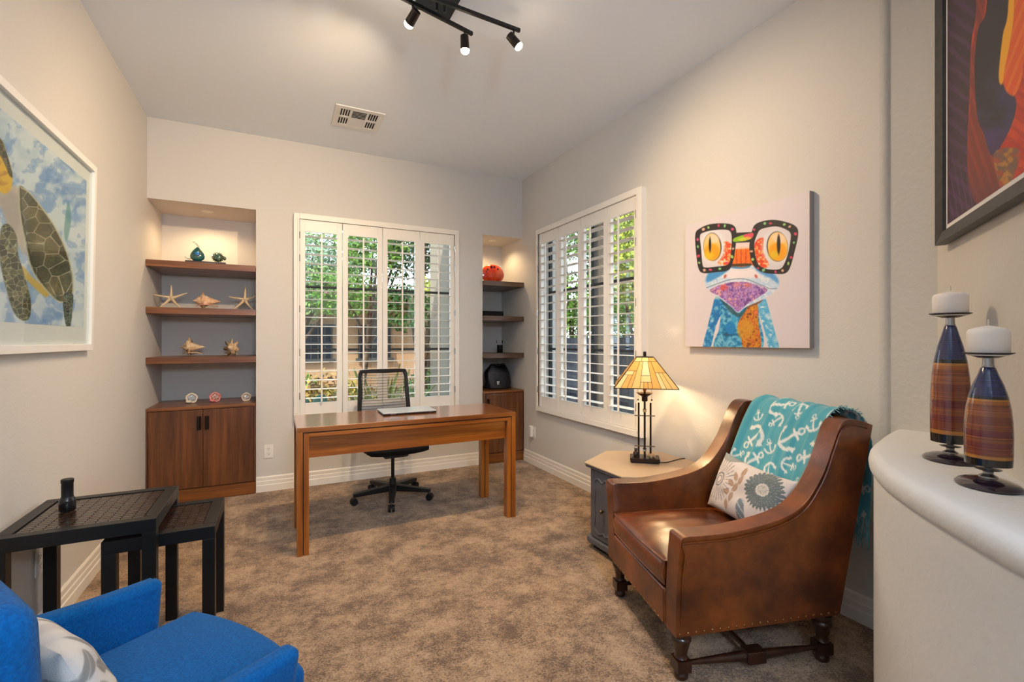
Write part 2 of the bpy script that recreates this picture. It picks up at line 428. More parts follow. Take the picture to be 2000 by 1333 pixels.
# ------------------------------------------------------------------ niche shelves and cabinets
FY = YB-.05          # shelf fronts stand a little proud of the wall
for z1, w in ((1.908, 'upper'), (1.543, 'middle'), (1.152, 'lower')):
    b = MB().box(XL+.002, NX0-.002, FY, YN-.002, z1-.05, z1)
    o = b.build('floating_shelf', M_CABX, bevel=.002)
    tag(o, {'upper': 'top walnut shelf of the left niche, under the glass fish', 'middle': 'middle walnut shelf of the left niche, under the pink conch', 'lower': 'lowest walnut shelf of the left niche, under the two spiky shells'}[w], 'shelf', 'floating shelves in the niches')
for z1, w in ((1.908, 'upper'), (1.543, 'middle'), (1.152, 'lower')):
    o = MB().box(NX1+.002, XR-.002, FY+.0, YN-.002, z1-.05, z1).build('floating_shelf', M_CABD, bevel=.002)
    tag(o, {'upper': 'top grey-brown shelf of the right niche, under the red glass plate', 'middle': 'middle grey-brown shelf of the right niche, under the black box', 'lower': 'lowest grey-brown shelf of the right niche, under the pen cup'}[w], 'shelf', 'floating shelves in the niches')

def cabinet(x0, x1, label, handles, single=False):
    t = thing('niche_cabinet', label, 'cabinet', ((x0+x1)/2, FY, 0), group='cabinets in the niches')
    MB().box(x0+.003, x1-.003, FY+.022, YN-.003, .11, .735).build('carcass', M_CAB, t, world=True)
    MB().box(x0+.003, x1-.003, FY, YN-.003, .735, .758).build('top', M_CABX, t, world=True, bevel=.0015)
    MB().box(x0+.003, x1-.003, FY+.012, FY+.03, .004, .105).build('plinth', M_CABX, t, world=True)
    MB().box(x0+.003, x0+.012, FY, FY+.022, .108, .735).build('side_edge', M_CAB, t, world=True)
    MB().box(x1-.012, x1-.003, FY, FY+.022, .108, .735).build('side_edge', M_CAB, t, world=True)
    xs = [x0+.014, (x0+x1)/2, x1-.014] if not single else [x0+.014, x1-.014]
    for i in range(len(xs)-1):
        d = MB().box(xs[i]+.0015, xs[i+1]-.0015, FY, FY+.02, .112, .731).build('door', M_CAB, t, world=True, bevel=.001)
        hx = xs[i+1]-.026 if i == 0 else xs[i]+.026
        if single: hx = xs[0]+.03
        b = MB(); zc = .625
        b.box(hx-.015, hx+.015, FY-.006, FY+.0, zc-.055, zc+.055).box(hx-.004, hx+.004, FY-.022, FY-.006, zc-.052, zc-.04).box(hx-.004, hx+.004, FY-.022, FY-.006, zc+.04, zc+.052)
        b.box(hx-.006, hx+.006, FY-.03, FY-.022, zc-.055, zc+.055)
        h = b.build('handle', M_BRONZE, d, bevel=.002)
        h.data.transform(pmat(t).inverted())
    return t
cabinet(XL, NX0, 'walnut two-door cabinet with dark bronze pulls, built into the left niche', 2)
cabinet(NX1, XR, 'walnut cabinet in the right niche behind the desk, carrying a black bag', 1, True)

# ------------------------------------------------------------------ desk
DX0, DX1, DY0, DY1, DZ = .106, 1.556, 3.06, 3.61, .764
t = thing('writing_desk', 'warm walnut desk with square double-line legs and a long front drawer panel', 'desk', ((DX0+DX1)/2, (DY0+DY1)/2, 0))
MB().box(DX0, DX1, DY0, DY1, DZ-.030, DZ).build('desktop', M_DESKT, t, world=True, bevel=.002)
for x0, sx in ((DX0, 1), (DX1, -1)):
    for y0, sy in ((DY0, 1), (DY1, -1)):
        a, bq = sorted((x0, x0+sx*.032)); ya, yb = sorted((y0, y0+sy*.065))
        MB().box(a, bq, ya, yb, .0, DZ-.030).build('leg', M_DESKL, t, world=True, bevel=.0015)
        a, bq = sorted((x0+sx*.036, x0+sx*.066))
        yc, yd = sorted((y0+sy*.004, y0+sy*.062))
        MB().box(a, bq, yc, yd, .0, DZ-.036).build('inner_leg', M_DESKL, t, world=True, bevel=.0015)
M_GROOVE = mat('dark_groove', (40, 22, 10), .7)
b = MB().box(DX0+.032, DX1-.032, DY0+.012, DY1-.012, DZ-.036, DZ-.030)
b.box(DX0+.032, DX0+.036, DY0+.012, DY0+.06, 0.002, DZ-.034).box(DX1-.036, DX1-.032, DY0+.012, DY0+.06, 0.002, DZ-.034)
b.build('shadow_gap', M_GROOVE, t, world=True)
for y in (DY0+.004, DY1-.024):
    MB().box(DX0+.066, DX1-.066, y, y+.02, DZ-.060, DZ-.036).build('top_rail', M_DESK, t, world=True, bevel=.001)
MB().box(DX0+.068, DX1-.068, DY0+.036, DY0+.054, .574, DZ-.062).build('front_panel', M_DESK, t, world=True, bevel=.001)
MB().box(DX0+.068, DX1-.068, DY1-.040, DY1-.022, .60, DZ-.062).build('drawer_front', M_DESK, t, world=True, bevel=.001)
for x in (DX0+.01, DX1-.03): MB().box(x, x+.02, DY0+.066, DY1-.066, .60, DZ-.031).build('side_apron', M_DESK, t, world=True)

# laptop, closed
M_LAP = mat('laptop_aluminium', (196, 206, 216), .3, .35)
t = thing('laptop', 'closed silver-grey laptop lying on the desk', 'laptop', (.845, 3.41, DZ), math.radians(-1))
MB().box(-.188, .188, -.120, .120, .002, .011).build('base', M_DARK, t, bevel=.003)
MB().box(-.189, .189, -.121, .121, .0115, .019).build('lid', M_LAP, t, bevel=.003)
MB().box(-.14, -.10, -.1215, -.118, .006, .013).build('hinge', M_STEEL, t)
MB().box(.13, .165, -.1215, -.118, .006, .013).build('hinge', M_STEEL, t)
for x in (-.15, .15): MB().box(x-.02, x+.02, -.1, .1, 0, .003).build('rubber_foot', M_DARK, t)

# ------------------------------------------------------------------ office chair
M_MESHF = None
def mesh_fabric():
    m, N, L, P = nodes('chair_mesh')
    P.inputs['Base Color'].default_value = rgb(24, 24, 26); P.inputs['Roughness'].default_value = .7
    tc = N.new('ShaderNodeTexCoord'); sp = N.new('ShaderNodeSeparateXYZ'); L.new(tc.outputs['Object'], sp.inputs[0])
    def saw(out, per, duty):
        a = N.new('ShaderNodeMath'); a.operation = 'DIVIDE'; a.inputs[1].default_value = per; L.new(out, a.inputs[0])
        f = N.new('ShaderNodeMath'); f.operation = 'FRACT'; L.new(a.outputs[0], f.inputs[0])
        g = N.new('ShaderNodeMath'); g.operation = 'LESS_THAN'; g.inputs[1].default_value = duty; L.new(f.outputs[0], g.inputs[0]); return g
    a = saw(sp.outputs['X'], .0115, .62); c = saw(sp.outputs['Z'], .0235, .26)
    q = N.new('ShaderNodeMath'); q.operation = 'MULTIPLY'; L.new(a.outputs[0], q.inputs[0]); L.new(c.outputs[0], q.inputs[1])
    mx = N.new('ShaderNodeMath'); mx.operation = 'MULTIPLY_ADD'; mx.inputs[1].default_value = .70; mx.inputs[2].default_value = .28; L.new(q.outputs[0], mx.inputs[0])
    L.new(mx.outputs[0], P.inputs['Alpha'])
    return m
M_MESHF = mesh_fabric()
M_CHP = mat('chair_black_plastic', (22, 22, 23), .45)
t = thing('office_chair', 'black office chair with mesh back and five castors behind the desk', 'office chair', (.84, 3.85, 0), math.radians(4))
b = MB().lathe([(.036, .075), (.036, .115), (.028, .12), (.026, .17), (.02, .172)], n=20); b.build('hub', M_CHP, t, smooth=40)
MB().cyl((0, 0, .17), (0, 0, .36), .0135, n=16).build('gas_column', M_BLACK, t, smooth=40)
wheel = None
for k in range(5):
    a = math.radians(180 + 72*k); d = Vector((math.cos(a), math.sin(a), 0)); s_ = Vector((-d.y, d.x, 0))
    b = MB().bar(d*.02 + Vector((0, 0, .098)), d*.31 + Vector((0, 0, .078)), .062, .05, .04, .026)
    lg = b.build('base_arm', M_CHP, t, bevel=.004)
    c = d*.305
    for sg in (-1, 1):
        w = MB().cyl(c + s_*(sg*.006) + Vector((0, 0, .029)), c + s_*(sg*.024) + Vector((0, 0, .029)), .029, .026, n=20)
        w.build('castor_wheel', M_DARK, lg, smooth=40)
    MB().cyl(c + Vector((0, 0, .03)), c + Vector((0, 0, .078)), .008, n=10).build('castor_stem', M_STEEL, lg, smooth=40)
MB().box(-.10, .10, -.12, .14, .355, .392).build('tilt_mechanism', mat('grey_plastic', (70, 72, 76), .5), t, bevel=.02, seg=3)
b = MB()
G = []
for j in range(13):
    v = -1+2*j/12; row = []
    for i in range(13):
        u = -1+2*i/12; x = .255*u*(1-.10*max(0, -v)**3*abs(u)); y = .245*v*(1-.12*abs(u)**4)
        row.append((x, y, .432+.016*(1-u**4)*(1-v**4) + (.012*u*u) - .02*max(0, -v-.6)))
    G.append(row)
b.grid(G); seat = b.build('seat', mat('seat_fabric', (26, 26, 28), .85, bump=(400, .3)), t, smooth=180)
q = seat.modifiers.new('thick', 'SOLIDIFY'); q.thickness = .022; q.offset = -1
# back: frame, mesh and spine
def backpt(u, z):   # u -1..1
    s = (z-.52)/.52
    hw = .235-.028*s
    return Vector((hw*u, .235+.055*s*s - .03*(1-u*u), z))
b = MB()
loop = [(-1, .54), (-1, .70), (-1, .86), (-1, 1.0), (-.94, 1.035), (-.5, 1.04), (0, 1.04), (.5, 1.04), (.94, 1.035), (1, 1.0), (1, .86), (1, .70), (1, .54), (.5, .52), (0, .52), (-.5, .52)]
P_ = [backpt(u, z) for u, z in loop]
n = len(P_); G = []
for i, p in enumerate(P_):
    c = Vector((0, p.y, .78)); dirr = (c - p); dirr.y = 0; dirr = dirr.normalized()
    wd = .036
    G.append([tuple(p + Vector((0, -.012, 0))), tuple(p + dirr*wd + Vector((0, -.010, 0))), tuple(p + dirr*wd + Vector((0, .010, 0))), tuple(p + Vector((0, .014, 0)))])
b.grid(G, wrap_u=True, wrap_v=True); b.build('back_frame', M_CHP, t, smooth=50, bevel=.003)
G = [[tuple(backpt(-.9+1.8*i/12, .545+(1.01-.545)*j/12)) for i in range(13)] for j in range(13)]
MB().grid(G).build('back_mesh', M_MESHF, t, smooth=180)
MB().tube([(0, .10, .37), (0, .24, .37), (0, .29, .42), (0, .275, .53)], .022, n=10).build('spine', M_CHP, t, smooth=60)

# ------------------------------------------------------------------ two nesting tables with tiled tops
M_TILE = mat('glazed_dark_tile', (34, 23, 18), .22, col2=(62, 38, 26), nscale=18, coat=.5, rough2=.34)
M_GROUT = mat('tile_grout', (18, 15, 14), .7)
def nest(name, x0, x1, y0, y1, h, nx, ny, label):
    t = thing(name, label, 'side table', ((x0+x1)/2, (y0+y1)/2, 0), group='nesting tables')
    w = .044
    for a, b_ in ((x0, x0+w), (x1-w, x1)):
        for c, d in ((y0, y0+w), (y1-w, y1)):
            MB().box(a, b_, c, d, 0, h-.05).build('leg', M_BLACK, t, world=True, bevel=.002)
    for r in ((x0, x1, y0, y0+w), (x0, x1, y1-w, y1), (x0, x0+w, y0+w, y1-w), (x1-w, x1, y0+w, y1-w)):
        MB().box(r[0], r[1], r[2], r[3], h-.05, h).build('top_rail', M_BLACK, t, world=True, bevel=.002)
    MB().box(x0+w, x1-w, y0+w, y1-w, h-.02, h-.009).build('tray', M_GROUT, t, world=True)
    ix0, iy0 = x0+w+.004, y0+w+.004; tw = (x1-x0-2*w-.008)/nx; th = (y1-y0-2*w-.008)/ny
    tile = None
    rnd = random.Random(nx)
    L_ = pmat(t).inverted()
    for j in range(ny):
        for i in range(nx):
            p = L_ @ Vector((ix0+(i+.5)*tw, iy0+(j+.5)*th, h-.0085))
            rot = (rnd.uniform(-.012, .012), rnd.uniform(-.012, .012), 0)
            if tile is None:
                tile = MB().box(-tw/2+.0014, tw/2-.0014, -th/2+.0022, th/2-.0022, -.0005, .005).build('tile', M_TILE, t)
                tile.location = p
            else: share(tile, 'tile', t, p, rot)
    return t
nest('nesting_table', -.872, -.411, 2.207, 2.670, .606, 10, 16, 'taller black nesting table with dark tiled top, carrying a small black bottle')
nest('nesting_table', -.586, -.225, 2.250, 2.648, .530, 8, 14, 'smaller black nesting table tucked under the taller one')
t = thing('small_bottle', 'small black bottle standing on the taller tiled table', 'bottle', (-.745, 2.465, .606))
MB().lathe([(.024, 0), (.026, .003), (.026, .040), (.025, .046), (.021, .053), (.0195, .056)], n=24).build('body', mat('satin_black', (18, 18, 19), .25, coat=.4), t, smooth=40)
MB().lathe([(.019, .056), (.0185, .06), (.0185, .110), (.020, .112), (.020, .124), (.018, .126)], n=24).build('neck', M_DARK, t, smooth=40)
# ------------------------------------------------------------------ brown leather armchair
def leather():
    m, N, L, P = nodes('brown_leather')
    tc = N.new('ShaderNodeTexCoord')
    n1 = N.new('ShaderNodeTexNoise'); n1.inputs['Scale'].default_value = 4.5; n1.inputs['Detail'].default_value = 6; n1.inputs['Roughness'].default_value = .65
    L.new(tc.outputs['Object'], n1.inputs['Vector'])
    r = N.new('ShaderNodeValToRGB'); e = r.color_ramp.elements
    e[0].position = .36; e[0].color = rgb(66, 27, 6); e[1].position = .68; e[1].color = rgb(138, 70, 20)
    k = e.new(.5); k.color = rgb(102, 48, 12)
    L.new(n1.outputs[0], r.inputs[0]); L.new(r.outputs[0], P.inputs['Base Color'])
    P.inputs['Roughness'].default_value = .34; P.inputs['Coat Weight'].default_value = .4; P.inputs['Coat Roughness'].default_value = .3
    n2 = N.new('ShaderNodeTexNoise'); n2.inputs['Scale'].default_value = 14; n2.inputs['Detail'].default_value = 8; n2.inputs['Roughness'].default_value = .6
    L.new(tc.outputs['Object'], n2.inputs['Vector'])
    bp = N.new('ShaderNodeBump'); bp.inputs['Strength'].default_value = .16; bp.inputs['Distance'].default_value = .008
    L.new(n2.outputs[0], bp.inputs['Height']); L.new(bp.outputs[0], P.inputs['Normal'])
    return m
M_LEATH = leather()
M_LEGW = wood('dark_turned_wood', (28, 14, 8), (44, 22, 12), (58, 30, 16), 'z', .3, .4)
# local axes: x runs from the front of the chair to its back, y across from the near side to the far side
CA = Vector((1.373, 1.316, 0)); CROT = math.atan2(-.2925, .9563)
ch = thing('leather_armchair', 'brown leather armchair with sloping arms, nailhead trim and turned legs', 'armchair', CA, CROT)
CT = pmat(ch)
TOPC = [(-.045, .545), (-.03, .566), (.06, .566), (.175, .570), (.36, .601), (.474, .654), (.56, .765), (.61, .876), (.64, .94), (.675, .968), (.74, .965), (.80, .945)]
def arm(side):
    S = catmull(TOPC, 4); n = len(S); rows = 9
    out = []; inn = []
    for k in range(rows+1):
        v = k/rows; ro = []; ri = []
        for i, (x, z) in enumerate(S):
            s = i/(n-1)
            xb = -.045 + s*.695; zb = .182 + .02*s
            X = xb + (x-xb)*v + .02*math.sin(v*math.pi)*0; Z = zb + (z-zb)*v
            fl = .036*v**2.2*max(0, 1-s*1.1)
            y0 = -.045-fl if side == 0 else .637+fl
            ro.append((X, y0, Z)); ri.append((X, y0+(.078+.01*v)*(1 if side == 0 else -1), Z))
        out.append(ro); inn.append(ri)
    b = MB().grid(out).grid(inn)
    b.grid([out[-1], inn[-1]]); b.grid([out[0], inn[0]])
    b.grid([[r[0] for r in out], [r[0] for r in inn]]); b.grid([[r[-1] for r in out], [r[-1] for r in inn]])
    o = b.build('arm', M_LEATH, ch, smooth=60, bevel=.02, seg=4)
    # piping along the outer edge
    off = -.002 if side == 0 else .002
    y = lambda p: p[1]+off
    pts = [(r[0][0]+.02, y(r[0]), r[0][2]) for r in out[1:-1]] + [(p[0], y(p), p[2]-.022) for p in out[-1][3:-2]]
    pts = pts[:len(out)-2] + [(q[0], q[1], q[2]) for q in pts[len(out)-2:]]
    MB().tube(catmull(pts, 2), .0034, n=6).build('piping', M_LEATH, o, smooth=60)
    nt = MB()
    for i in range(21):
        x = -.03 + .66*i/20; yy = -.0465 if side == 0 else .6385
        nt.sphere((x, yy, .196+.02*i/20), .0055, 8, (1, .5, 1))
    nt.build('nailhead_trim', mat('nailhead_brass_%d' % side, (150, 110, 70), .3, .9), o, smooth=60, kind='stuff')
    return o
arm(0); arm(1)
bk = [(.50, .20), (.50, .40), (.535, .52), (.588, .68), (.645, .84), (.685, .93), (.708, .958), (.738, .97), (.768, .962), (.788, .94), (.65, .22)]
MB().prism(catmull(bk[:-2], 3) + bk[-2:], .030, .562, 'y').build('backrest', M_LEATH, ch, smooth=50, bevel=.012, seg=3)
MB().box(-.052, .0, .033, .559, .182, .325).build('front_rail', M_LEATH, ch, bevel=.015, seg=3)
MB().box(-.01, .51, .033, .559, .19, .32).build('seat_deck', M_LEATH, ch)
nt = MB()
for i in range(17): nt.sphere((-.0535, .045+.5*i/16, .197), .0055, 8, (.5, 1, 1))
nt.build('nailhead_trim', mat('nailhead_brass', (150, 110, 70), .3, .9), ch, smooth=60, kind='stuff')
# loose seat cushion, crowned
b = MB()
def cush(u, v, top):
    x = .230+.282*u*(1-.03*v*v); y = .296+.262*v*(1-.03*u*u)
    e = (1-abs(u)**6)*(1-abs(v)**6)
    c = (1-u*u)*(1-v*v)
    return (x, y, (.425+.012*e+.032*c + .0025*math.sin(9*u+4*v)*c + .002*math.sin(17*v+3*u)*c) if top else .338-.004*e)
n = 22
top = [[cush(-1+2*i/n, -1+2*j/n, True) for j in range(n+1)] for i in range(n+1)]
bot = [[cush(-1+2*i/n, -1+2*j/n, False) for j in range(n+1)] for i in range(n+1)]
b.grid(top).grid(bot)
edge = lambda g: g[0][:-1] + [r[-1] for r in g[:-1]] + g[-1][:0:-1] + [r[0] for r in g[:0:-1]]
et, eb = edge(top), edge(bot)
mid = [((p[0]-.23)*1.04+.23, (p[1]-.296)*1.012+.296, (p[2]+q[2])/2) for p, q in zip(et, eb)]
b.grid([et, mid, eb], wrap_v=True)
cu = b.build('seat_cushion', M_LEATH, ch, smooth=70)
for e_ in (et, eb): MB().tube([(p[0], p[1], p[2]) for p in e_], .005, n=6, closed=True).build('piping', M_LEATH, cu, smooth=60)
# turned legs and stretchers
legp = [(.018, 0), (.024, .006), (.024, .02), (.018, .028), (.02, .03)]
def leg(x, y):
    b = MB()
    b.lathe([(.018, 0), (.026, .008), (.026, .022), (.019, .03), (.019, .034)], (x, y, 0), 20)
    b.box(x-.028, x+.028, y-.028, y+.028, .034, .078)
    b.lathe([(.02, .078), (.026, .083), (.022, .09), (.022, .098), (.033, .145), (.037, .15), (.037, .158), (.032, .164), (.036, .17), (.036, .19)], (x, y, 0), 20)
    return b.build('leg', M_LEGW, ch, smooth=45)
LP = [(0, 0), (0, .592), (.609, 0), (.609, .592)]
for p in LP: leg(*p)
def stretch(p0, p1):
    p0 = Vector(p0 + (.056,)); p1 = Vector(p1 + (.056,)); d = p1-p0
    MB().tube([p0 + d*f for f in (.04, .1, .2, .35, .45, .5, .55, .65, .8, .9, .96)], [.009, .010, .013, .017, .02, .02, .02, .017, .013, .010, .009], n=12).build('stretcher', M_LEGW, ch, smooth=60)
stretch((0, 0), (.609, 0)); stretch((0, .592), (.609, .592)); stretch((.3045, 0), (.3045, .592))
for y in (0, .592): MB().box(.2645, .3445, y-.027, y+.027, .033, .080).build('stretcher_block', M_LEGW, ch, bevel=.004)

# ------------------------------------------------------------------ colour-on-mesh painter
class Paint:
    """colours sample points X,Y with soft-edged shapes; colours are 0-255"""
    def __init__(s, X, Y, base):
        s.X = np.asarray(X, float); s.Y = np.asarray(Y, float); s.C = np.tile(np.array(base, float), (len(s.X), 1))
    def mix(s, a, col):
        a = np.clip(a, 0, 1)[:, None]; s.C = s.C*(1-a) + np.asarray(col, float)*a; return s
    def noise(s, sc, seed=0, det=2):
        rs = np.random.RandomState(seed); T = rs.rand(64, 64); out = np.zeros(len(s.X)); amp = 1; tot = 0
        sx, sy = sc if isinstance(sc, tuple) else (sc, sc)
        for o in range(det):
            x = s.X/sx*2**o + 17.3*o; y = s.Y/sy*2**o + 9.1*o
            xi = np.floor(x).astype(int); yi = np.floor(y).astype(int); fx = x-xi; fy = y-yi
            fx = fx*fx*(3-2*fx); fy = fy*fy*(3-2*fy)
            g = lambda i, j: T[(xi+i) % 64, (yi+j) % 64]
            out += amp*((g(0, 0)*(1-fx)+g(1, 0)*fx)*(1-fy) + (g(0, 1)*(1-fx)+g(1, 1)*fx)*fy); tot += amp; amp *= .5
        return out/tot
    def cells(s, sc, seed=0):
        """distance to the border between Voronoi cells, and a random value for each cell"""
        rs = np.random.RandomState(seed); J = rs.rand(64, 64, 3)
        x = s.X/sc; y = s.Y/sc; xi = np.floor(x).astype(int); yi = np.floor(y).astype(int)
        d1 = np.full(len(x), 9.); d2 = np.full(len(x), 9.); v = np.zeros(len(x))
        for i in (-1, 0, 1):
            for j in (-1, 0, 1):
                q = J[(xi+i) % 64, (yi+j) % 64]; d = np.hypot(xi+i+q[:, 0]-x, yi+j+q[:, 1]-y)
                c = d < d1; d2 = np.where(c, d1, np.minimum(d2, d)); v = np.where(c, q[:, 2], v); d1 = np.where(c, d, d1)
        return (d2-d1)*sc, v
    def segd(s, pts, closed=False):
        d = np.full(len(s.X), 1e9); n = len(pts)
        for i in range(n if closed else n-1):
            (x0, y0), (x1, y1) = pts[i][:2], pts[(i+1) % n][:2]
            dx, dy = x1-x0, y1-y0; L2 = dx*dx+dy*dy+1e-12
            t = np.clip(((s.X-x0)*dx+(s.Y-y0)*dy)/L2, 0, 1)
            d = np.minimum(d, np.hypot(s.X-x0-t*dx, s.Y-y0-t*dy))
        return d
    def poly(s, pts, soft=2.0, k=5):
        if k: pts = catmull(pts, k, True)
        d = s.segd(pts, True); ins = np.zeros(len(s.X), bool); n = len(pts)
        for i in range(n):
            (x0, y0), (x1, y1) = pts[i][:2], pts[(i+1) % n][:2]
            c = ((y0 > s.Y) != (y1 > s.Y))
            with np.errstate(divide='ignore', invalid='ignore'): xx = (x1-x0)*(s.Y-y0)/(y1-y0)+x0
            ins ^= c & (s.X < xx)
        return np.clip(.5 + np.where(ins, d, -d)/(2*soft), 0, 1)
    def ell(s, cx, cy, rx, ry, rot=0, soft=2.0):
        c, q = math.cos(rot), math.sin(rot); x = (s.X-cx)*c+(s.Y-cy)*q; y = -(s.X-cx)*q+(s.Y-cy)*c
        r = np.hypot(x/rx, y/ry); return np.clip(.5+(1-r)*min(rx, ry)/(2*soft), 0, 1)
    def line(s, pts, w, soft=1.5, k=5):
        if k: pts = catmull(pts, k)
        return np.clip(.5+(w/2-s.segd(pts))/(2*soft), 0, 1)
def apply_print(o, C):
    at = o.data.color_attributes.new('print', 'FLOAT_COLOR', 'POINT')
    a = np.ones((len(C), 4), np.float32); a[:, :3] = lin(np.clip(C, 0, 255)); at.data.foreach_set('color', a.ravel())
def sheet(nu, nv, fn):
    """grid of points fn(a,b) with a,b in 0..1; returns MB and (N,3) array"""
    G = [[tuple(fn(i/nu, j/nv)) for i in range(nu+1)] for j in range(nv+1)]
    b = MB().grid(G); return b, np.array(b.v)

# ------------------------------------------------------------------ turquoise anchor blanket over the armchair back
path = catmull([(.512, .485), (.530, .55), (.572, .68), (.630, .84), (.668, .925), (.695, .970), (.733, .993), (.775, .988), (.810, .962), (.826, .91), (.832, .82), (.828, .72), (.822, .62), (.816, .55)], 8)
plen = [0.0]
for p, q in zip(path, path[1:]): plen.append(plen[-1] + math.dist(p, q))
TL = plen[-1]; PA = np.array(path); PL = np.array(plen)
def blank(a, s):
    """a across 0..1, s metres along the path from the seat end"""
    x = np.interp(s, PL, PA[:, 0]); z = np.interp(s, PL, PA[:, 1])
    f = s/TL
    y0 = .048 - .01*f; y1 = .535 + .010*math.sin(7*f)
    if f > .55: y0 -= min(.045, (f-.55)*.3)
    amp = .006 + .010*max(0, .5-f) + .007*max(0, f-.62)
    w = amp*math.sin(a*21+2.2*f) + .005*math.sin(a*47+5*f)
    x2 = np.interp(min(s+.01, TL), PL, PA[:, 0])-np.interp(max(s-.01, 0), PL, PA[:, 0]); z2 = np.interp(min(s+.01, TL), PL, PA[:, 1])-np.interp(max(s-.01, 0), PL, PA[:, 1])
    l = math.hypot(x2, z2) + 1e-9; nx, nz = -z2/l, x2/l
    k = max(w, -.002)+.004
    return (x+nx*k, y0+(y1-y0)*a, z+nz*k)
NA, NS = 96, 190
b, V = sheet(NA, NS, lambda a, f: blank(a, f*TL))
tb = thing('throw_blanket', 'turquoise throw blanket with white anchors draped over the leather armchair back', 'blanket', CT @ Vector((.6, .3, .96)), CROT)
LB = pmat(tb).inverted() @ CT
b.v = [tuple(LB @ Vector(p)) for p in b.v]
o = b.build('cloth', painted('anchor_weave', .95, bump=(220, .35), sheen=.4), tb, smooth=180, recalc=False)
sv = np.repeat(np.arange(NS+1)/NS*TL, NA+1); av = np.tile(np.arange(NA+1)/NA, NS+1)*.485
P = Paint(av, sv, (64, 150, 168))
P.mix(P.noise(.05, 3)*.35, (104, 186, 196))
def anchor(P, cx, cy, ang, sc):
    """cx,cy centre, ang direction from crown to ring"""
    c, q = math.cos(ang), math.sin(ang)
    T = lambda x, y: (cx+sc*(x*-q + y*c), cy+sc*(x*c + y*q))
    m = P.line([T(0, -.45), T(0, .28)], .11*sc, .0012, 0)
    m = np.maximum(m, P.line([T(-.2, .2), T(.2, .2)], .09*sc, .0012, 0))
    ring = P.ell(*T(0, .42), .14*sc, .14*sc, 0, .001)*(1-P.ell(*T(0, .42), .075*sc, .075*sc, 0, .001)); m = np.maximum(m, ring)
    m = np.maximum(m, P.line([T(-.42, -.12), T(-.3, -.36), T(0, -.47), T(.3, -.36), T(.42, -.12)], .12*sc, .0012, 4))
    for sg in (-1, 1): m = np.maximum(m, P.poly([T(sg*.55, -.18), T(sg*.44, .03), T(sg*.28, -.2)], .001, 0))
    return m
# placed where they lie on the blanket: photo pixel -> plane of the backrest -> (across, along)
bp0 = CT @ Vector((.60, .3, .757)); bn = CT.to_3x3() @ Vector((-.94, 0, .341))
IC = CT.inverted()
def bl(x, y):
    p = IC @ on_plane(1370+x/4.443, 760+y/4.443, bp0, bn)
    s = np.interp(p.z, PA[:46, 1], PL[:46]); return p.y-.044, s
for x0, y0, x1, y1, m_ in ((545, 360, 400, 500, 1), (700, 480, 885, 365, 1), (500, 275, 490, 190, 1), (700, 245, 605, 320, 1), (975, 370, 960, 235, 1), (620, 560, 600, 450, 1), (400, 690, 545, 575, 1), (605, 650, 615, 800, 1), (725, 650, 830, 690, 1), (1060, 580, 850, 605, 1), (830, 880, 850, 790, 1), (840, 110, 830, 260, 1), (590, 160, 760, 100, 1), (1080, 230, 1240, 240, 1), (300, 600, 385, 560, 1)):
    p, q = bl(x0, y0), bl(x1, y1); d = (q[0]-p[0], q[1]-p[1]); L_ = math.hypot(*d)
    P.mix(anchor(P, (p[0]+q[0])/2, (p[1]+q[1])/2, math.atan2(d[1], d[0]), max(L_, .05)*1.05)*.95, (226, 226, 222))
rnd = random.Random(4)
for i in range(4):
    for j in range(5): P.mix(anchor(P, .06+.105*i+rnd.uniform(-.01, .01), .64+.105*j, rnd.uniform(0, 6.3), rnd.choice((.07, .10)))*.9, (226, 226, 222))
apply_print(o, P.C)
# fringe: along the far-back hem and up the near edge
fr = MB(); rnd = random.Random(8)
for i in range(120):
    a = i/119; p0 = Vector(blank(a, TL)); l = rnd.uniform(.07, .13)
    pts = [p0 + Vector((rnd.uniform(-.004, .004), 0, .003)), p0 + Vector((rnd.uniform(-.012, .012), rnd.uniform(-.012, .012), -l*.5)), p0 + Vector((rnd.uniform(-.015, .02), rnd.uniform(-.02, .02), -l))]
    fr.tube([LB @ p for p in pts], .0022, n=4)
for i in range(150):
    f = .10+.52*i/149; p0 = Vector(blank(0, f*TL)); l = rnd.uniform(.008, .022)
    fr.tube([LB @ p0, LB @ (p0 + Vector((rnd.uniform(-.010, .006), -l, rnd.uniform(-.012, .012))))], .0016, n=4)
fr.build('fringe', mat('blanket_fringe', (120, 176, 186), .95), tb, kind='stuff', recalc=False)

# ------------------------------------------------------------------ pillows
def pillow_obj(t, w, h, th, paint, seed, name='cover'):
    """w along local x, h along local z, thickness along local y; front faces -y"""
    n = 120; m_ = 72; b = MB()
    def pt(u, v, s):
        k = 1-.055*(1-abs(v)**2)*abs(u)**6
        kk = 1-.09*(1-abs(u)**2)*abs(v)**6
        T = max(0, (1-abs(u)**2.6))**.55*max(0, (1-abs(v)**2.6))**.55
        wr = .004*math.sin(5*u+seed)*math.sin(7*v+2*seed)*T
        return (w/2*u*k, s*th/2*T+wr, h/2*v*kk)
    f = [[pt(-1+2*i/n, -1+2*j/m_, -1) for i in range(n+1)] for j in range(m_+1)]
    g = [[pt(-1+2*i/n, -1+2*j/m_, 1) for i in range(n+1)] for j in range(m_+1)]
    b.grid(f).grid(g)
    o = b.build(name, painted('printed_cotton_%d' % seed, .85, bump=(350, .25)), t, smooth=180, recalc=False)
    V = np.array([v.co[:] for v in o.data.vertices])
    P = Paint(V[:, 0]/w*1000, V[:, 2]/h*600, (206, 196, 190)); paint(P, V[:, 1] > 0); apply_print(o, P.C)
    return o
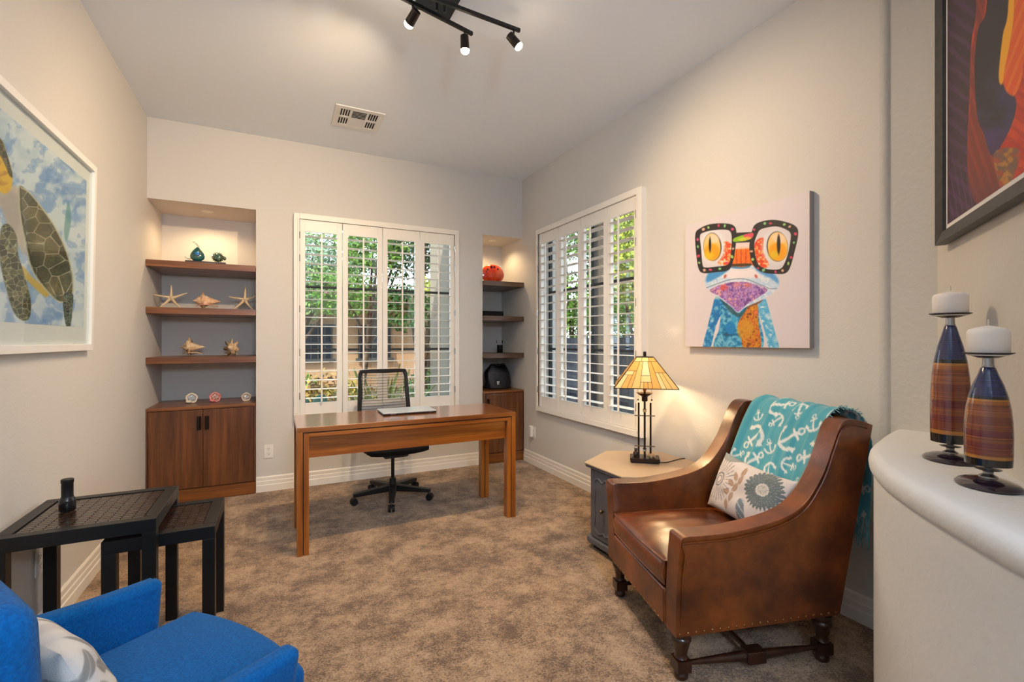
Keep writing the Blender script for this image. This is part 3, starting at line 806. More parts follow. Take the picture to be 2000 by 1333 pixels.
def flower(P, cx, cy, r, col, core, petals=22, seed=1):
    dx, dy = P.X-cx, P.Y-cy; r_ = np.hypot(dx, dy); a = np.arctan2(dy, dx)
    edge = r*(.78+.22*np.abs(np.sin(a*petals/4+seed)))
    ln = (np.abs(np.sin(a*petals/2)) < .35) & (r_ < edge) & (r_ > r*.3)
    P.mix(ln*.85, col)
    P.mix(((np.abs(r_-r*.28) < r*.035) | ((np.abs(r_-r*.16) < r*.03)))*.8, core)
def leaf(P, cx, cy, ang, L_, wd, col):
    c, q = math.cos(ang), math.sin(ang)
    pts = [(cx+c*x-q*y, cy+q*x+c*y) for x, y in ((-L_/2, 0), (-L_*.1, wd/2), (L_/2, 0), (-L_*.1, -wd/2))]
    m = P.poly(pts, 3, 4); P.mix(m*.9, col); P.mix(P.line([pts[0], pts[2]], 5, 2, 0)*.5, (222, 214, 206))
def paint_a(P, back):
    P.mix(P.noise(300, 5)*.5, (214, 206, 204))
    flower(P, -320, 20, 240, (120, 118, 130), (96, 96, 112), 26)
    # dark teal bloom
    dx, dy = P.X-270, P.Y-110; r = np.hypot(dx, dy*1.1); a = np.arctan2(dy, dx)
    P.mix((r < 205*(.82+.18*np.abs(np.sin(a*14))))*.92, (92, 104, 106))
    P.mix(((np.abs(np.sin(a*17)) < .22) & (r > 75) & (r < 180))*.5, (170, 178, 176))
    P.mix((r < 66)*.95, (206, 200, 190)); P.mix(((r < 50) & (np.abs(np.sin(a*9)) < .5))*.6, (110, 112, 110))
    for cx, cy, an in ((-90, 120, 2.4), (-20, 190, 1.9), (-120, 40, 2.9), (-40, 20, 1.2), (-150, -60, 3.3), (-60, -90, 4.6), (-110, -180, 4.9), (0, 110, 1.4)):
        leaf(P, cx, cy, an, 110, 56, (160, 128, 104))
    P.mix(P.line([(-70, -240), (-80, -60), (-50, 80), (0, 220)], 6, 2)*.7, (170, 140, 118))
    c = P.poly([(60, -60), (130, -70), (180, -230), (150, -290), (90, -270), (50, -160)], 3)
    P.mix(c*.9, (104, 118, 130)); P.mix(c*(np.abs(np.sin((P.X*.6+P.Y)*.045)) < .25)*.8, (206, 206, 206))
    P.mix(P.poly([(-500, 300), (-160, 300), (-260, 230), (-440, 235)], 6)*.8, (124, 132, 132))
t = thing('throw_pillow', 'small oblong floral pillow in grey, teal and tan on the leather armchair', 'pillow', CT @ Vector((.478, .272, .463)), CROT - math.pi/2)
pl = pillow_obj(t, .47, .275, .115, paint_a, 1)
pl.location = (0, 0, .122); pl.rotation_euler = (math.radians(-21), math.radians(1.5), 0)

# ------------------------------------------------------------------ hexagonal side table
M_GREY = mat('grey_blue_paint', (84, 86, 94), .5, col2=(96, 98, 106), nscale=6)
M_HTOP = mat('taupe_tabletop', (168, 148, 124), .4, col2=(180, 160, 136), nscale=3, coat=.15)
HC = (2.022, 2.245, 0)
ht = thing('hexagon_side_table', 'grey painted hexagonal cabinet table with taupe top and carved door beside the leather armchair', 'side table', HC)
hexa = lambda r, k0=0: [(r*math.cos(math.radians(30+60*k)), r*math.sin(math.radians(30+60*k))) for k in range(6)]
MB().prism(hexa(.352), .500, .516).build('top_edge', M_GREY, ht, bevel=.004)
MB().prism(hexa(.360), .5165, .528).build('top', M_HTOP, ht, bevel=.005, seg=3)
MB().prism(hexa(.318), .075, .500).build('body', M_GREY, ht)
MB().prism(hexa(.345), .035, .075).build('base_moulding', M_GREY, ht, bevel=.010, seg=3)
MB().prism(hexa(.30), .0, .035).build('foot', M_DARK, ht)
ap = .318*math.cos(math.pi/6)
door_shape = [(-.105, -.145), (-.06, -.172), (-.02, -.158), (0, -.172), (.02, -.158), (.06, -.172), (.105, -.145), (.098, -.07), (.105, 0), (.098, .07), (.105, .135), (.07, .158), (.03, .142), (0, .165), (-.03, .142), (-.07, .158), (-.105, .135), (-.098, .07), (-.105, 0), (-.098, -.07)]
for k in range(6):
    a = math.radians(60*k + 180); R = Matrix.Rotation(a, 4, 'Z'); T = R @ Matrix.Translation((ap, 0, .287))
    d = MB().box(-.001, .010, -.140, .140, -.205, .205, T=T).build('door' if k == 0 else 'side_panel', M_GREY, ht, bevel=.003)
    cv = [T @ Vector((.0105, y, z)) for y, z in catmull(door_shape, 4, True)]
    MB().tube(cv, .0055, n=6, closed=True).build('carved_moulding', M_GREY, d, smooth=60)
    if k == 0:
        kb = MB().cyl(T @ Vector((.010, -.018, -.02)), T @ Vector((.026, -.018, -.02)), .005).sphere(T @ Vector((.03, -.018, -.02)), .012, 12)
        kb.build('knob', mat('antique_brass', (120, 108, 84), .3, .9), d, smooth=60)
# ------------------------------------------------------------------ stained-glass table lamp
LC = Vector((2.055, 2.265, .528)); LROT = math.radians(-40)
lt = thing('table_lamp', 'stained-glass table lamp with bronze rods and bear figures, lit, on the hexagonal table', 'lamp', LC, LROT)
MB().box(-.088, .088, -.06, .06, .006, .030).build('base', M_BRONZE, lt, bevel=.003)
MB().box(-.08, .08, -.052, .052, 0, .006).build('base_pad', M_DARK, lt)
MB().cyl((0, 0, .03), (0, 0, .46), .0065, n=12).build('centre_rod', M_BRONZE, lt, smooth=40)
MB().cyl((0, 0, .44), (0, 0, .545), .0105, n=12).build('copper_sleeve', mat('copper_tube', (150, 84, 50), .35, .8), lt, smooth=40)
for x in (-.036, .036): MB().cyl((x, .012, .03), (x, .012, .365), .0058, n=10).build('side_rod', M_BRONZE, lt, smooth=40)
for z in (.095, .285): MB().bar((-.062, -.002, z), (.062, .004, z), .006, .006).build('cross_bar', mat('aged_brass_%d' % int(z*1000), (120, 100, 78), .4, .8), lt)
for z in (.075, .318): MB().lathe([(.009, z-.01), (.013, z-.008), (.009, z), (.013, z+.008), (.009, z+.01)], n=14).build('collar', M_STEEL, lt, smooth=40)
MB().lathe([(.014, .375), (.018, .378), (.018, .405), (.022, .408), (.048, .425), (.050, .428), (.02, .424)], n=24).build('drip_cup', M_BRONZE, lt, smooth=40)
for x in (-.04, .042):
    MB().cyl((x, -.005, .39), (x, -.005, .47), .0008, n=5).sphere((x, -.005, .385), .0055, 10).build('pull_chain', M_BRONZE, lt, smooth=60)
# two little bears
def bear(cx, cy, rot, sc, m_, sit):
    R = Matrix.Translation((cx, cy, .030)) @ Matrix.Rotation(rot, 4, 'Z') @ Matrix.Scale(sc, 4)
    b = MB()
    S = lambda c, r, k=(1, 1, 1): b.sphere(c, r, 12, k)
    if sit:
        S((0, 0, .016), .016, (1, 1, 1.15)); S((.004, 0, .04), .0105); S((.014, 0, .038), .005); S((.002, .008, .05), .0035); S((.002, -.008, .05), .0035)
        for s in (-1, 1): S((.014, s*.011, .006), .007, (1.5, .9, .9)); S((.010, s*.013, .022), .005, (1, 1, 1.8))
    else:
        S((0, 0, .018), .014, (1.7, .9, .9)); S((.026, 0, .022), .0095); S((.036, 0, .019), .0048, (1.3, .9, .9)); S((.024, .007, .031), .003); S((.024, -.007, .031), .003)
        for x in (-.014, .014):
            for s in (-1, 1): S((x, s*.008, .007), .0055, (1, 1, 1.4))
    b.v = [tuple(R @ Vector(p)) for p in b.v]
    return b.build('bear_figure', m_, lt, smooth=180)
bear(-.055, -.005, math.radians(60), 1.0, mat('dark_bear_bronze', (62, 50, 42), .45, .4), True)
bear(.044, -.030, math.radians(-150), .95, mat('pale_bear', (188, 158, 118), .5), False)
# shade: four trapezoid sides, each pane its own piece of glass between dark came
ZB, ZS = .475, .652
M_CAME = mat('lead_came', (48, 34, 24), .45, .6)
def shade_glass(name, c):
    m, N, L, P = nodes(name); N.remove(P)
    d = N.new('ShaderNodeBsdfDiffuse'); d.inputs[0].default_value = rgb(*c)
    t_ = N.new('ShaderNodeBsdfTranslucent'); t_.inputs[0].default_value = rgb(*c)
    g = N.new('ShaderNodeBsdfGlossy'); g.inputs['Roughness'].default_value = .2
    tc = N.new('ShaderNodeTexCoord'); nz = N.new('ShaderNodeTexNoise'); nz.inputs['Scale'].default_value = 30; L.new(tc.outputs['Object'], nz.inputs[0])
    x = N.new('ShaderNodeMixShader'); x.inputs[0].default_value = .6; y = N.new('ShaderNodeMixShader'); y.inputs[0].default_value = .04
    bp = N.new('ShaderNodeBump'); bp.inputs['Strength'].default_value = .2; L.new(nz.outputs[0], bp.inputs['Height']); L.new(bp.outputs[0], g.inputs['Normal'])
    L.new(d.outputs[0], x.inputs[1]); L.new(t_.outputs[0], x.inputs[2]); L.new(x.outputs[0], y.inputs[1]); L.new(g.outputs[0], y.inputs[2])
    L.new(y.outputs[0], N['Material Output'].inputs[0]); return m
GL = [shade_glass('amber_glass_%d' % i, c) for i, c in enumerate(((250, 236, 190), (246, 222, 162), (238, 204, 134), (252, 244, 214)))]
corn_b = [(-.18, -.225), (.18, -.225), (.18, .225), (-.18, .225)]; corn_t = [(-.05, -.07), (.05, -.07), (.05, .07), (-.05, .07)]
# pane layout on one side: (x0,x1,y0,y1) as fractions; y up the slope
LAY = [(0, .10, 0, .42), (.10, .20, 0, .42), (.20, .27, 0, .55), (.0, .20, .42, .55), (.27, .40, 0, .86), (.0, .27, .55, .86), (.40, .46, 0, .2), (.46, .53, 0, .2), (.53, .60, 0, .2), (.40, .60, .2, .4), (.40, .60, .4, .86), (.60, .73, 0, .86),
       (.73, .81, 0, .5), (.81, .90, 0, .5), (.90, 1, 0, .5), (.73, 1, .5, .86), (0, .33, .86, 1), (.33, .66, .86, 1), (.66, 1, .86, 1)]
rnd = random.Random(3)
came = MB()
for k in range(4):
    B0, B1 = Vector(corn_b[k] + (ZB,)), Vector(corn_b[(k+1) % 4] + (ZB,)); T0, T1 = Vector(corn_t[k] + (ZS,)), Vector(corn_t[(k+1) % 4] + (ZS,))
    Q = lambda a, h: (B0.lerp(B1, a)).lerp(T0.lerp(T1, a), h)
    nrm = (B1-B0).cross(T0-B0).normalized()
    for i, (x0, x1, y0, y1) in enumerate(LAY):
        pts = [Q(x0, y0), Q(x1, y0), Q(x1, y1), Q(x0, y1)]; c = sum(pts, Vector())/4
        sh = [c + (p-c)*(1-.0012/max((p-c).length, .004)) for p in pts]
        b = MB().add([p + nrm*.0012 for p in sh] + [p - nrm*.0012 for p in sh], [(0, 1, 2, 3), (7, 6, 5, 4), (0, 4, 5, 1), (1, 5, 6, 2), (2, 6, 7, 3), (3, 7, 4, 0)])
        b.build('glass_pane', GL[3] if (x0, y0) == (.40, .4) else rnd.choice(GL[:3]), lt)
        for p, q in zip(pts, pts[1:] + pts[:1]): came.bar(p, q, .0019, .0034)
    came.bar(B0, T0, .0042); came.bar(B0, B1, .004); came.bar(T0, T1, .0045)
came.build('came', M_CAME, lt, recalc=False)
MB().lathe([(.012, ZS-.004), (.07, ZS), (.07, ZS+.003), (.013, ZS+.006), (.013, ZS+.032), (.010, ZS+.034)], n=20, sx=.72).build('finial', M_BRONZE, lt, smooth=40)
bl_ = MB().sphere((0, 0, .58), .022, 14).cyl((0, 0, .545), (0, 0, .57), .012); bl_.build('bulb', mat('lamp_bulb', (255, 220, 160), .5, emit=(255, 205, 140), estr=8), lt, smooth=60)
lamp('lamp_light', 'POINT', (2.055, 2.265, .528+.535), 7.5, (1, .72, .40), parent=lt, size=.03)
lamp('lamp_light_b', 'POINT', (2.055, 2.265, .528+.60), 7.0, (1, .74, .42), parent=lt, size=.02)
cd = MB().tube(catmull([(2.10, 2.20, .533), (2.14, 2.18, .531), (2.20, 2.185, .531), (2.28, 2.20, .532), (2.33, 2.20, .531)], 5), .0028, n=6)
cd.build('power_cord', M_DARK, lt, world=True, smooth=60)

# ------------------------------------------------------------------ pictures
def frame4(t, w, h, fw, d0, d1, m_, name='frame_side', chamfer=0.0):
    """four mitred sides; picture plane local x,z, out of the wall is -y"""
    for a, b_ in (((0, 0), (w, 0)), ((w, 0), (w, h)), ((w, h), (0, h)), ((0, h), (0, 0))):
        inn = lambda p: (fw if p[0] == 0 else w-fw, fw if p[1] == 0 else h-fw)
        ia, ib = inn(a), inn(b_)
        vs = [(a[0], d0, a[1]), (b_[0], d0, b_[1]), (ib[0], d0, ib[1]), (ia[0], d0, ia[1]),
              (a[0], d1, a[1]), (b_[0], d1, b_[1]), (ib[0], d1+chamfer, ib[1]), (ia[0], d1+chamfer, ia[1])]
        MB().add(vs, [(0, 1, 2, 3), (4, 5, 6, 7), (0, 1, 5, 4), (1, 2, 6, 5), (2, 3, 7, 6), (3, 0, 4, 7)]).build(name, m_, t, bevel=.0015)
def print_sheet(t, x0, x1, z0, z1, y, nu, nv, off, sc, painter, base, m_, name='print'):
    b, V = sheet(nu, nv, lambda a, c: (x0+(x1-x0)*a, y, z0+(z1-z0)*c))
    o = b.build(name, m_, t, recalc=False)
    MT = np.array(pmat(t)); Wp = V @ MT[:3, :3].T + MT[:3, 3]
    u, v = to_px(Wp)
    P = Paint((u-off[0])*sc, (v-off[1])*sc, base); painter(P); apply_print(o, P.C)
    return o

# frog with spectacles, stretched canvas on the right wall
def frog(P):
    P.mix(P.noise(260, 2)*.5, (214, 206, 214)); bgc = P.C.copy()
    n1 = P.noise(34, 7, 3); n2 = P.noise(22, 9, 2); n3 = P.noise(16, 12, 2)
    def blob(pts, cols, soft=3, nn=None, k=5):
        m = P.poly(pts, soft, k); nn = n1 if nn is None else nn
        base = np.zeros_like(P.C); pos = np.clip((nn-.2)/.6, 0, .999)*(len(cols)-1); i = pos.astype(int); f = (pos-i)[:, None]
        cs = np.array(cols, float); col = cs[i]*(1-f)+cs[np.minimum(i+1, len(cols)-1)]*f
        a = m[:, None]; P.C = P.C*(1-a)+col*a; return m
    blob([(340, 835), (430, 900), (365, 990), (330, 1080), (295, 1215), (240, 1215), (270, 1080), (305, 940)], [(150, 195, 215), (30, 130, 195), (20, 105, 175), (70, 170, 215)])
    blob([(655, 905), (695, 835), (730, 930), (770, 1080), (805, 1225), (735, 1225), (700, 1100), (670, 1000)], [(190, 220, 232), (110, 185, 220), (70, 165, 215), (200, 225, 235)])
    blob([(385, 900), (520, 930), (640, 870), (660, 1000), (672, 1230), (335, 1225), (360, 1080), (372, 980)], [(30, 85, 120), (30, 130, 190), (120, 190, 215), (20, 110, 170)])
    blob([(545, 960), (600, 890), (645, 900), (650, 1010), (668, 1225), (545, 1225), (520, 1120), (500, 1040)], [(120, 60, 30), (190, 110, 30), (215, 150, 40), (170, 80, 30), (225, 120, 60)], nn=n2)
    P.mix(P.ell(555, 1080, 62, 75, .2, 6)*(.5+.5*n3), (205, 150, 45))
    P.mix(P.ell(445, 1070, 38, 48, 0, 4)*.9, (20, 125, 195)); P.mix(P.ell(470, 1010, 20, 26, 0, 4)*.8, (40, 150, 205))
    P.mix(P.poly([(560, 920), (640, 850), (690, 830), (670, 880), (590, 915)], 3)*.85, (120, 80, 66))
    P.mix(P.poly([(350, 830), (440, 880), (500, 960), (560, 925), (520, 990), (440, 950)], 4)*.75, (40, 74, 80))
    # head
    blob([(262, 760), (262, 690), (300, 640), (420, 600), (560, 592), (680, 610), (775, 660), (802, 720), (795, 778), (700, 850), (560, 915), (500, 955), (440, 905), (340, 830)], [(205, 222, 234), (180, 205, 228), (225, 228, 236), (160, 195, 225)])
    blob([(290, 790), (380, 742), (470, 728), (560, 728), (650, 750), (720, 790), (640, 850), (560, 900), (500, 950), (440, 900), (360, 835)], [(110, 70, 140), (150, 110, 180), (190, 150, 205), (130, 80, 160), (215, 160, 170)], nn=n2)
    P.mix(P.ell(395, 770, 30, 22, 0, 5)*(.4+.6*n3), (220, 80, 70)); P.mix(P.ell(490, 750, 34, 16, 0, 5)*.5, (230, 140, 130)); P.mix(P.ell(575, 752, 26, 16, 0, 5)*.6, (215, 110, 100))
    P.mix(P.poly([(268, 730), (275, 670), (330, 630), (440, 600), (430, 640), (360, 690)], 8)*.85, (50, 135, 205))
    P.mix(P.poly([(620, 610), (720, 640), (790, 690), (800, 740), (740, 700), (660, 660)], 8)*.8, (60, 140, 210))
    P.mix(P.poly([(385, 690), (440, 640), (500, 620), (560, 620), (620, 640), (660, 690), (560, 700), (450, 702)], 10)*.9, (238, 226, 228))
    P.mix(P.poly([(440, 600), (520, 590), (590, 596), (580, 622), (510, 630), (450, 622)], 4)*.85, (40, 120, 170))
    P.mix(P.line([(268, 772), (360, 736), (450, 710), (560, 708), (690, 758), (740, 778), (790, 776)], 6, 2)*.85, (110, 120, 150))
    P.mix(P.line([(300, 775), (370, 748), (455, 722), (560, 722), (680, 770)], 9, 4)*.5, (235, 225, 240))
    for cx, rr in ((405, .5), (635, -.5)): P.mix(P.ell(cx, 686, 10, 15, rr, 3)*.9, (190, 90, 80))
    # cheeks and brow
    for pts, cols in (([(400, 425), (470, 470), (480, 600), (420, 610), (350, 590), (390, 520)], [(235, 90, 40), (220, 60, 35), (245, 150, 70), (250, 220, 200)]),
                      ([(690, 400), (625, 440), (600, 590), (680, 625), (730, 600), (690, 500)], [(235, 95, 45), (220, 60, 40), (240, 140, 60), (245, 210, 190)]),
                      ([(482, 485), (590, 478), (592, 598), (470, 604)], [(225, 95, 20), (240, 130, 30), (215, 70, 25)])):
        blob(pts, cols, 5, n3)
    P.mix(P.poly([(482, 485), (590, 478), (592, 598), (470, 604)], 3)*(np.abs(np.sin(P.X*.09)) < .4)*.6, (190, 60, 25))
    P.mix(P.poly([(485, 440), (580, 436), (590, 474), (482, 482)], 5)*.8, (240, 214, 206))
    P.mix(P.poly([(450, 596), (590, 590), (588, 608), (450, 612)], 3)*.9, (66, 50, 30))
    for cx, cy, rx, ry in ((312, 466, 96, 126), (782, 470, 108, 128)): P.mix((P.ell(cx, cy, rx, ry, 0, 16)-P.ell(cx, cy, rx*.62, ry*.8, 0, 10))*.55, (226, 232, 236))
    # eyes
    for cx, cy, rx, ry, pc, pr_, pry, sg in ((308, 466, 62, 100, 292, 9, 54, 1), (796, 464, 74, 108, 803, 13, 72, -1)):
        P.mix(P.ell(cx+3*sg, cy, rx+5, ry+4, -.05, 3)*.95, (40, 44, 60)); P.mix(P.ell(cx, cy, rx, ry, -.05, 3), (242, 196, 110))
        P.mix(P.ell(cx, cy+38, rx*.9, ry*.62, 0, 12), (240, 160, 12)); P.mix(P.ell(cx-rx*.35, cy+62, rx*.5, 30, 0, 12)*.6, (220, 200, 30))
        P.mix(P.ell(cx+8, cy-62, rx*.7, 34, .2, 10)*.8, (244, 214, 190))
        P.mix(P.ell(pc, cy-16, pr_, pry, 0, 3), (34, 26, 22))
    # spectacles
    oL = [(183, 372), (225, 325), (300, 297), (400, 292), (465, 306), (488, 352), (482, 470), (462, 580), (428, 640), (340, 655), (245, 662), (208, 630), (190, 520)]
    iL = [(218, 384), (250, 358), (320, 342), (400, 338), (440, 350), (454, 395), (450, 500), (440, 575), (412, 604), (330, 615), (256, 620), (236, 596), (226, 480)]
    oR = [(606, 345), (630, 300), (690, 274), (780, 266), (890, 292), (940, 325), (948, 380), (925, 490), (888, 620), (850, 664), (780, 668), (690, 658), (628, 620), (598, 560), (585, 460)]
    iR = [(646, 368), (668, 338), (720, 322), (790, 315), (860, 338), (890, 365), (892, 410), (874, 510), (842, 600), (810, 632), (750, 636), (690, 624), (648, 590), (628, 520), (622, 440)]
    m = np.maximum(P.poly(oL, 2)*(1-P.poly(iL, 2)), P.poly(oR, 2)*(1-P.poly(iR, 2)))
    m = np.maximum(m, P.poly([(484, 362), (612, 356), (604, 432), (482, 436)], 2, 0)); P.mix(m, (34, 32, 34))
    P.mix(P.poly([(472, 402), (560, 372), (612, 364), (604, 400), (560, 418), (474, 430)], 3)*.95, (150, 200, 40)); P.mix(P.poly([(540, 380), (612, 364), (608, 396), (570, 410)], 3)*.9, (226, 60, 110)); P.mix(P.poly([(500, 410), (570, 390), (600, 404), (540, 424)], 3)*.6, (235, 215, 60))
    cols = [(226, 70, 120), (130, 205, 130), (210, 60, 100), (160, 215, 120), (232, 180, 150)]
    for i, (cx, cy) in enumerate([(200, 412), (202, 465), (206, 535), (212, 585), (250, 640), (295, 637), (365, 630), (415, 585), (455, 540), (464, 480), (459, 335), (402, 310), (356, 308), (280, 322), (243, 336),
                                 (620, 338), (700, 292), (742, 292), (845, 300), (885, 316), (928, 370), (916, 435), (896, 545), (875, 590), (832, 643), (780, 652), (690, 640), (650, 625), (610, 560), (600, 500)]):
        P.mix(P.ell(cx, cy, 9 + i % 3*2, 11 - i % 2*3, i*1.3, 2.5)*.92, cols[i % 5])
FW, FH = .785, .775
M_CANV = painted('canvas_print', .55, bump=(260, .2))
t = thing('canvas_painting', 'square unframed painting of a blue frog in black spectacles on the right wall', 'painting', (2.342, 2.206, 1.245), -math.pi/2)
MB().box(0, FW, .001, .036, 0, FH).build('canvas_block', mat('canvas_edge', (150, 146, 146), .7), t)
print_sheet(t, 0, FW, 0, FH, -.0005, 300, 300, (1310, 360), 3.8097, frog, (216, 208, 212), M_CANV)

# sea turtle watercolour in a white frame on the left wall
def turtle(P):
    a, b, c = P.noise(70, 3, 3), P.noise(45, 8, 3), P.noise(120, 5, 2)
    P.mix(np.clip((a-.38)*5, 0, 1)*.9, (196, 212, 226)); P.mix(np.clip((b-.50)*7, 0, 1)*.75, (128, 164, 214)); P.mix(np.clip((c*a-.30)*9, 0, 1)*.7, (106, 146, 206))
    P.mix(np.clip(.06-np.abs(b-.52), 0, .06)/.06*.35, (90, 130, 196)); P.mix(np.clip((P.noise(60, 21, 2)-.62)*8, 0, 1)*.6, (234, 238, 240))
    P.mix(P.poly([(305, 560), (320, 640), (300, 740), (288, 690)], 3)*.6, (90, 150, 150))
    n = P.noise(40, 11, 2); n2 = P.noise(24, 14, 2)
    def skin(pts, c1, c2, line, sc, seed, w=2.2):
        m = P.poly(pts, 2.5); nn = n[:, None]; col = np.array(c1)*(1-nn)+np.array(c2)*nn; P.C = P.C*(1-m[:, None])+col*m[:, None]
        d, v = P.cells(sc, seed); P.mix(m*np.clip(v-.35, 0, 1)*1.1, (36, 42, 30)); P.mix(m*np.clip(.25-v, 0, 1)*2.4, (150, 138, 104)); P.mix(m*np.clip(1-d/w, 0, 1)*.8, line); return m
    P.mix(P.poly([(-60, 480), (10, 520), (60, 488), (105, 540), (112, 720), (108, 800), (60, 720), (30, 660), (10, 600)], 8)*.8, (206, 184, 164))
    P.mix(P.poly([(0, 560), (60, 520), (100, 600), (70, 700), (40, 660)], 8)*.5, (170, 160, 150))
    m = P.poly([(-90, 250), (0, 278), (30, 345), (55, 440), (48, 505), (15, 525), (-40, 480), (-100, 400)], 3); P.mix(m, (236, 188, 44)); P.mix(m*np.clip((n2-.5)*3, 0, 1), (196, 140, 40))
    skin([(0, 278), (28, 340), (56, 440), (44, 446), (20, 390), (-10, 340), (-60, 300), (-60, 255)], (44, 44, 34), (80, 76, 50), (180, 150, 80), 26, 5)
    P.mix(P.poly([(100, 850), (150, 905), (215, 960), (205, 990), (130, 925), (98, 880)], 4)*.9, (214, 178, 80))
    sh = [(85, 494), (130, 520), (190, 592), (250, 682), (300, 790), (326, 900), (322, 985), (268, 1012), (200, 950), (142, 862), (108, 720), (88, 600)]
    skin(sh, (70, 72, 50), (142, 128, 94), (226, 222, 200), 62, 9, 4.5)
    d, v = P.cells(20, 31); P.mix(P.poly(sh, 2)*np.clip(1-d/1.6, 0, 1)*.35, (190, 190, 160)); P.mix(P.poly(sh, 2)*np.clip((P.noise(60, 44)-.5)*4, 0, 1)*.5, (50, 64, 50))
    P.mix(P.line(sh + sh[:1], 7, 2)*.85, (206, 200, 176))
    P.mix(P.line([(92, 500), (98, 610), (118, 720), (152, 858), (206, 944)], 5, 2)*.7, (50, 48, 38))
    skin([(4, 690), (36, 662), (74, 716), (82, 800), (112, 900), (138, 1005), (132, 1082), (98, 1094), (58, 1050), (22, 930), (0, 820)], (66, 68, 48), (116, 114, 78), (206, 210, 172), 26, 17, 3.2)
    skin([(285, 985), (326, 978), (324, 1060), (312, 1132), (292, 1098)], (40, 46, 40), (84, 92, 78), (170, 200, 190), 13, 19)
    skin([(-60, 640), (-20, 620), (-60, 860), (-150, 1000), (-190, 960), (-130, 760)], (58, 62, 46), (104, 104, 72), (196, 200, 160), 22, 23)
TW, TH_ = 1.22, .968
t = thing('turtle_picture', 'white framed and matted watercolour of a sea turtle on the left wall', 'picture', (XL+.003, 3.222-TW, 1.232), math.pi/2)
t.rotation_euler = (math.radians(1.0), 0, math.pi/2)   # hangs with its top a little off the wall
M_FRW = mat('white_frame', (238, 237, 234), .35)
frame4(t, TW, TH_, .032, 0, -.028, M_FRW)
MB().box(.02, TW-.02, -.008, -.004, .02, TH_-.02).build('mat_board', mat('mat_board', (232, 230, 228), .8), t)
print_sheet(t, .115, TW-.085, .118, TH_-.098, -.0088, 230, 330, (0, 150), 2.3, turtle, (214, 224, 232), painted('turtle_print', .7))
MB().box(.03, TW-.03, -.0165, -.0150, .03, TH_-.03).build('glazing', M_PANE, t)

# canyon abstract in a charcoal frame on the diagonal wall
def canyon(P):
    n = P.noise(60, 3, 3)
    rad = np.arctan2(P.Y-300, P.X-900)
    P.C[:] = (196, 52, 34); P.mix(np.clip((n-.45)*4, 0, 1)*.6, (228, 84, 40)); P.mix((np.sin(np.hypot(P.X-1000, P.Y-150)*.11+n*4) > .6)*.35, (150, 40, 36))
    pl = P.poly([(300, -700), (490, -700), (476, 0), (446, 220), (436, 500), (425, 800), (440, 980), (486, 1062), (520, 1300), (300, 1300)], 3)
    P.mix(pl, (58, 40, 54)); P.mix(pl*(np.sin((P.Y*.9-(P.X-360)*.7)*.075+n*3) > .45)*.6, (94, 56, 104)); P.mix(pl*np.clip((P.Y-700)/300, 0, 1)*(np.sin((P.X*1.4-P.Y*.25)*.16) > .5)*.5, (112, 62, 122))
    rd = P.poly([(476, -700), (540, -700), (520, 0), (478, 180), (462, 350), (476, 600), (520, 720), (562, 820), (606, 905), (606, 1010), (486, 1068), (440, 980), (424, 800), (438, 560), (444, 300), (470, 60)], 3)
    P.mix(rd, (128, 50, 42)); P.mix(rd*(np.sin((P.X*1.1-P.Y*.35)*.12+n*2) > .4)*.5, (170, 66, 48)); P.mix(rd*np.clip((P.Y-850)/150, 0, 1)*.5, (96, 56, 60))
    nv = P.poly([(530, -700), (640, -700), (640, 0), (618, 180), (590, 400), (640, 460), (680, 540), (642, 680), (556, 812), (512, 700), (476, 600), (462, 350), (482, 150), (528, 0)], 2.5)
    P.mix(nv, (38, 34, 46)); P.mix(nv*np.clip((P.Y-330)/150, 0, 1)*np.clip((n-.3)*3, 0, 1)*.8, (50, 54, 104)); P.mix(nv*np.clip((P.Y-650)/50, 0, 1)*.7, (78, 54, 112))
    yl = P.poly([(640, -700), (690, -700), (672, 0), (652, 200), (612, 424), (588, 402), (608, 190), (640, 0)], 2.5); P.mix(yl, (248, 178, 20))
    og = P.poly([(690, -700), (820, -700), (770, 0), (722, 300), (700, 440), (660, 500), (612, 424), (652, 200), (672, 0)], 3); P.mix(og, (234, 92, 30)); P.mix(og*(np.sin((P.X+P.Y*.4)*.14) > .4)*.5, (246, 140, 40))
    tn = P.poly([(560, 822), (590, 780), (640, 770), (695, 782), (690, 850), (660, 930), (630, 990), (604, 1004)], 3); P.mix(tn, (122, 92, 78)); P.mix(tn*np.clip((P.noise(26, 6)-.5)*5, 0, 1)*.9, (196, 134, 50)); P.mix(tn*np.clip((P.noise(30, 16)-.55)*6, 0, 1)*.8, (176, 70, 50))
AW, AH = 1.0, 1.16
P0 = Vector((2.314, .876, 0)) + DN*.006
t = thing('canyon_picture', 'large charcoal framed print of orange and purple canyon curves above the candles', 'picture', (P0.x, P0.y, 1.650), math.atan2(-.56, -.828))
M_FRD = mat('charcoal_frame', (52, 51, 52), .45, col2=(66, 65, 66), nscale=30)
frame4(t, AW, AH, .046, 0, -.034, M_FRD, chamfer=.012)
MB().box(.03, AW-.03, -.010, -.005, .03, AH-.03).build('mat_board', bpy.data.materials['mat_board'], t)
print_sheet(t, .062, AW-.062, .068, AH-.068, -.0108, 240, 300, (1730, 0), 2.667, canyon, (150, 50, 40), painted('canyon_print', .5))

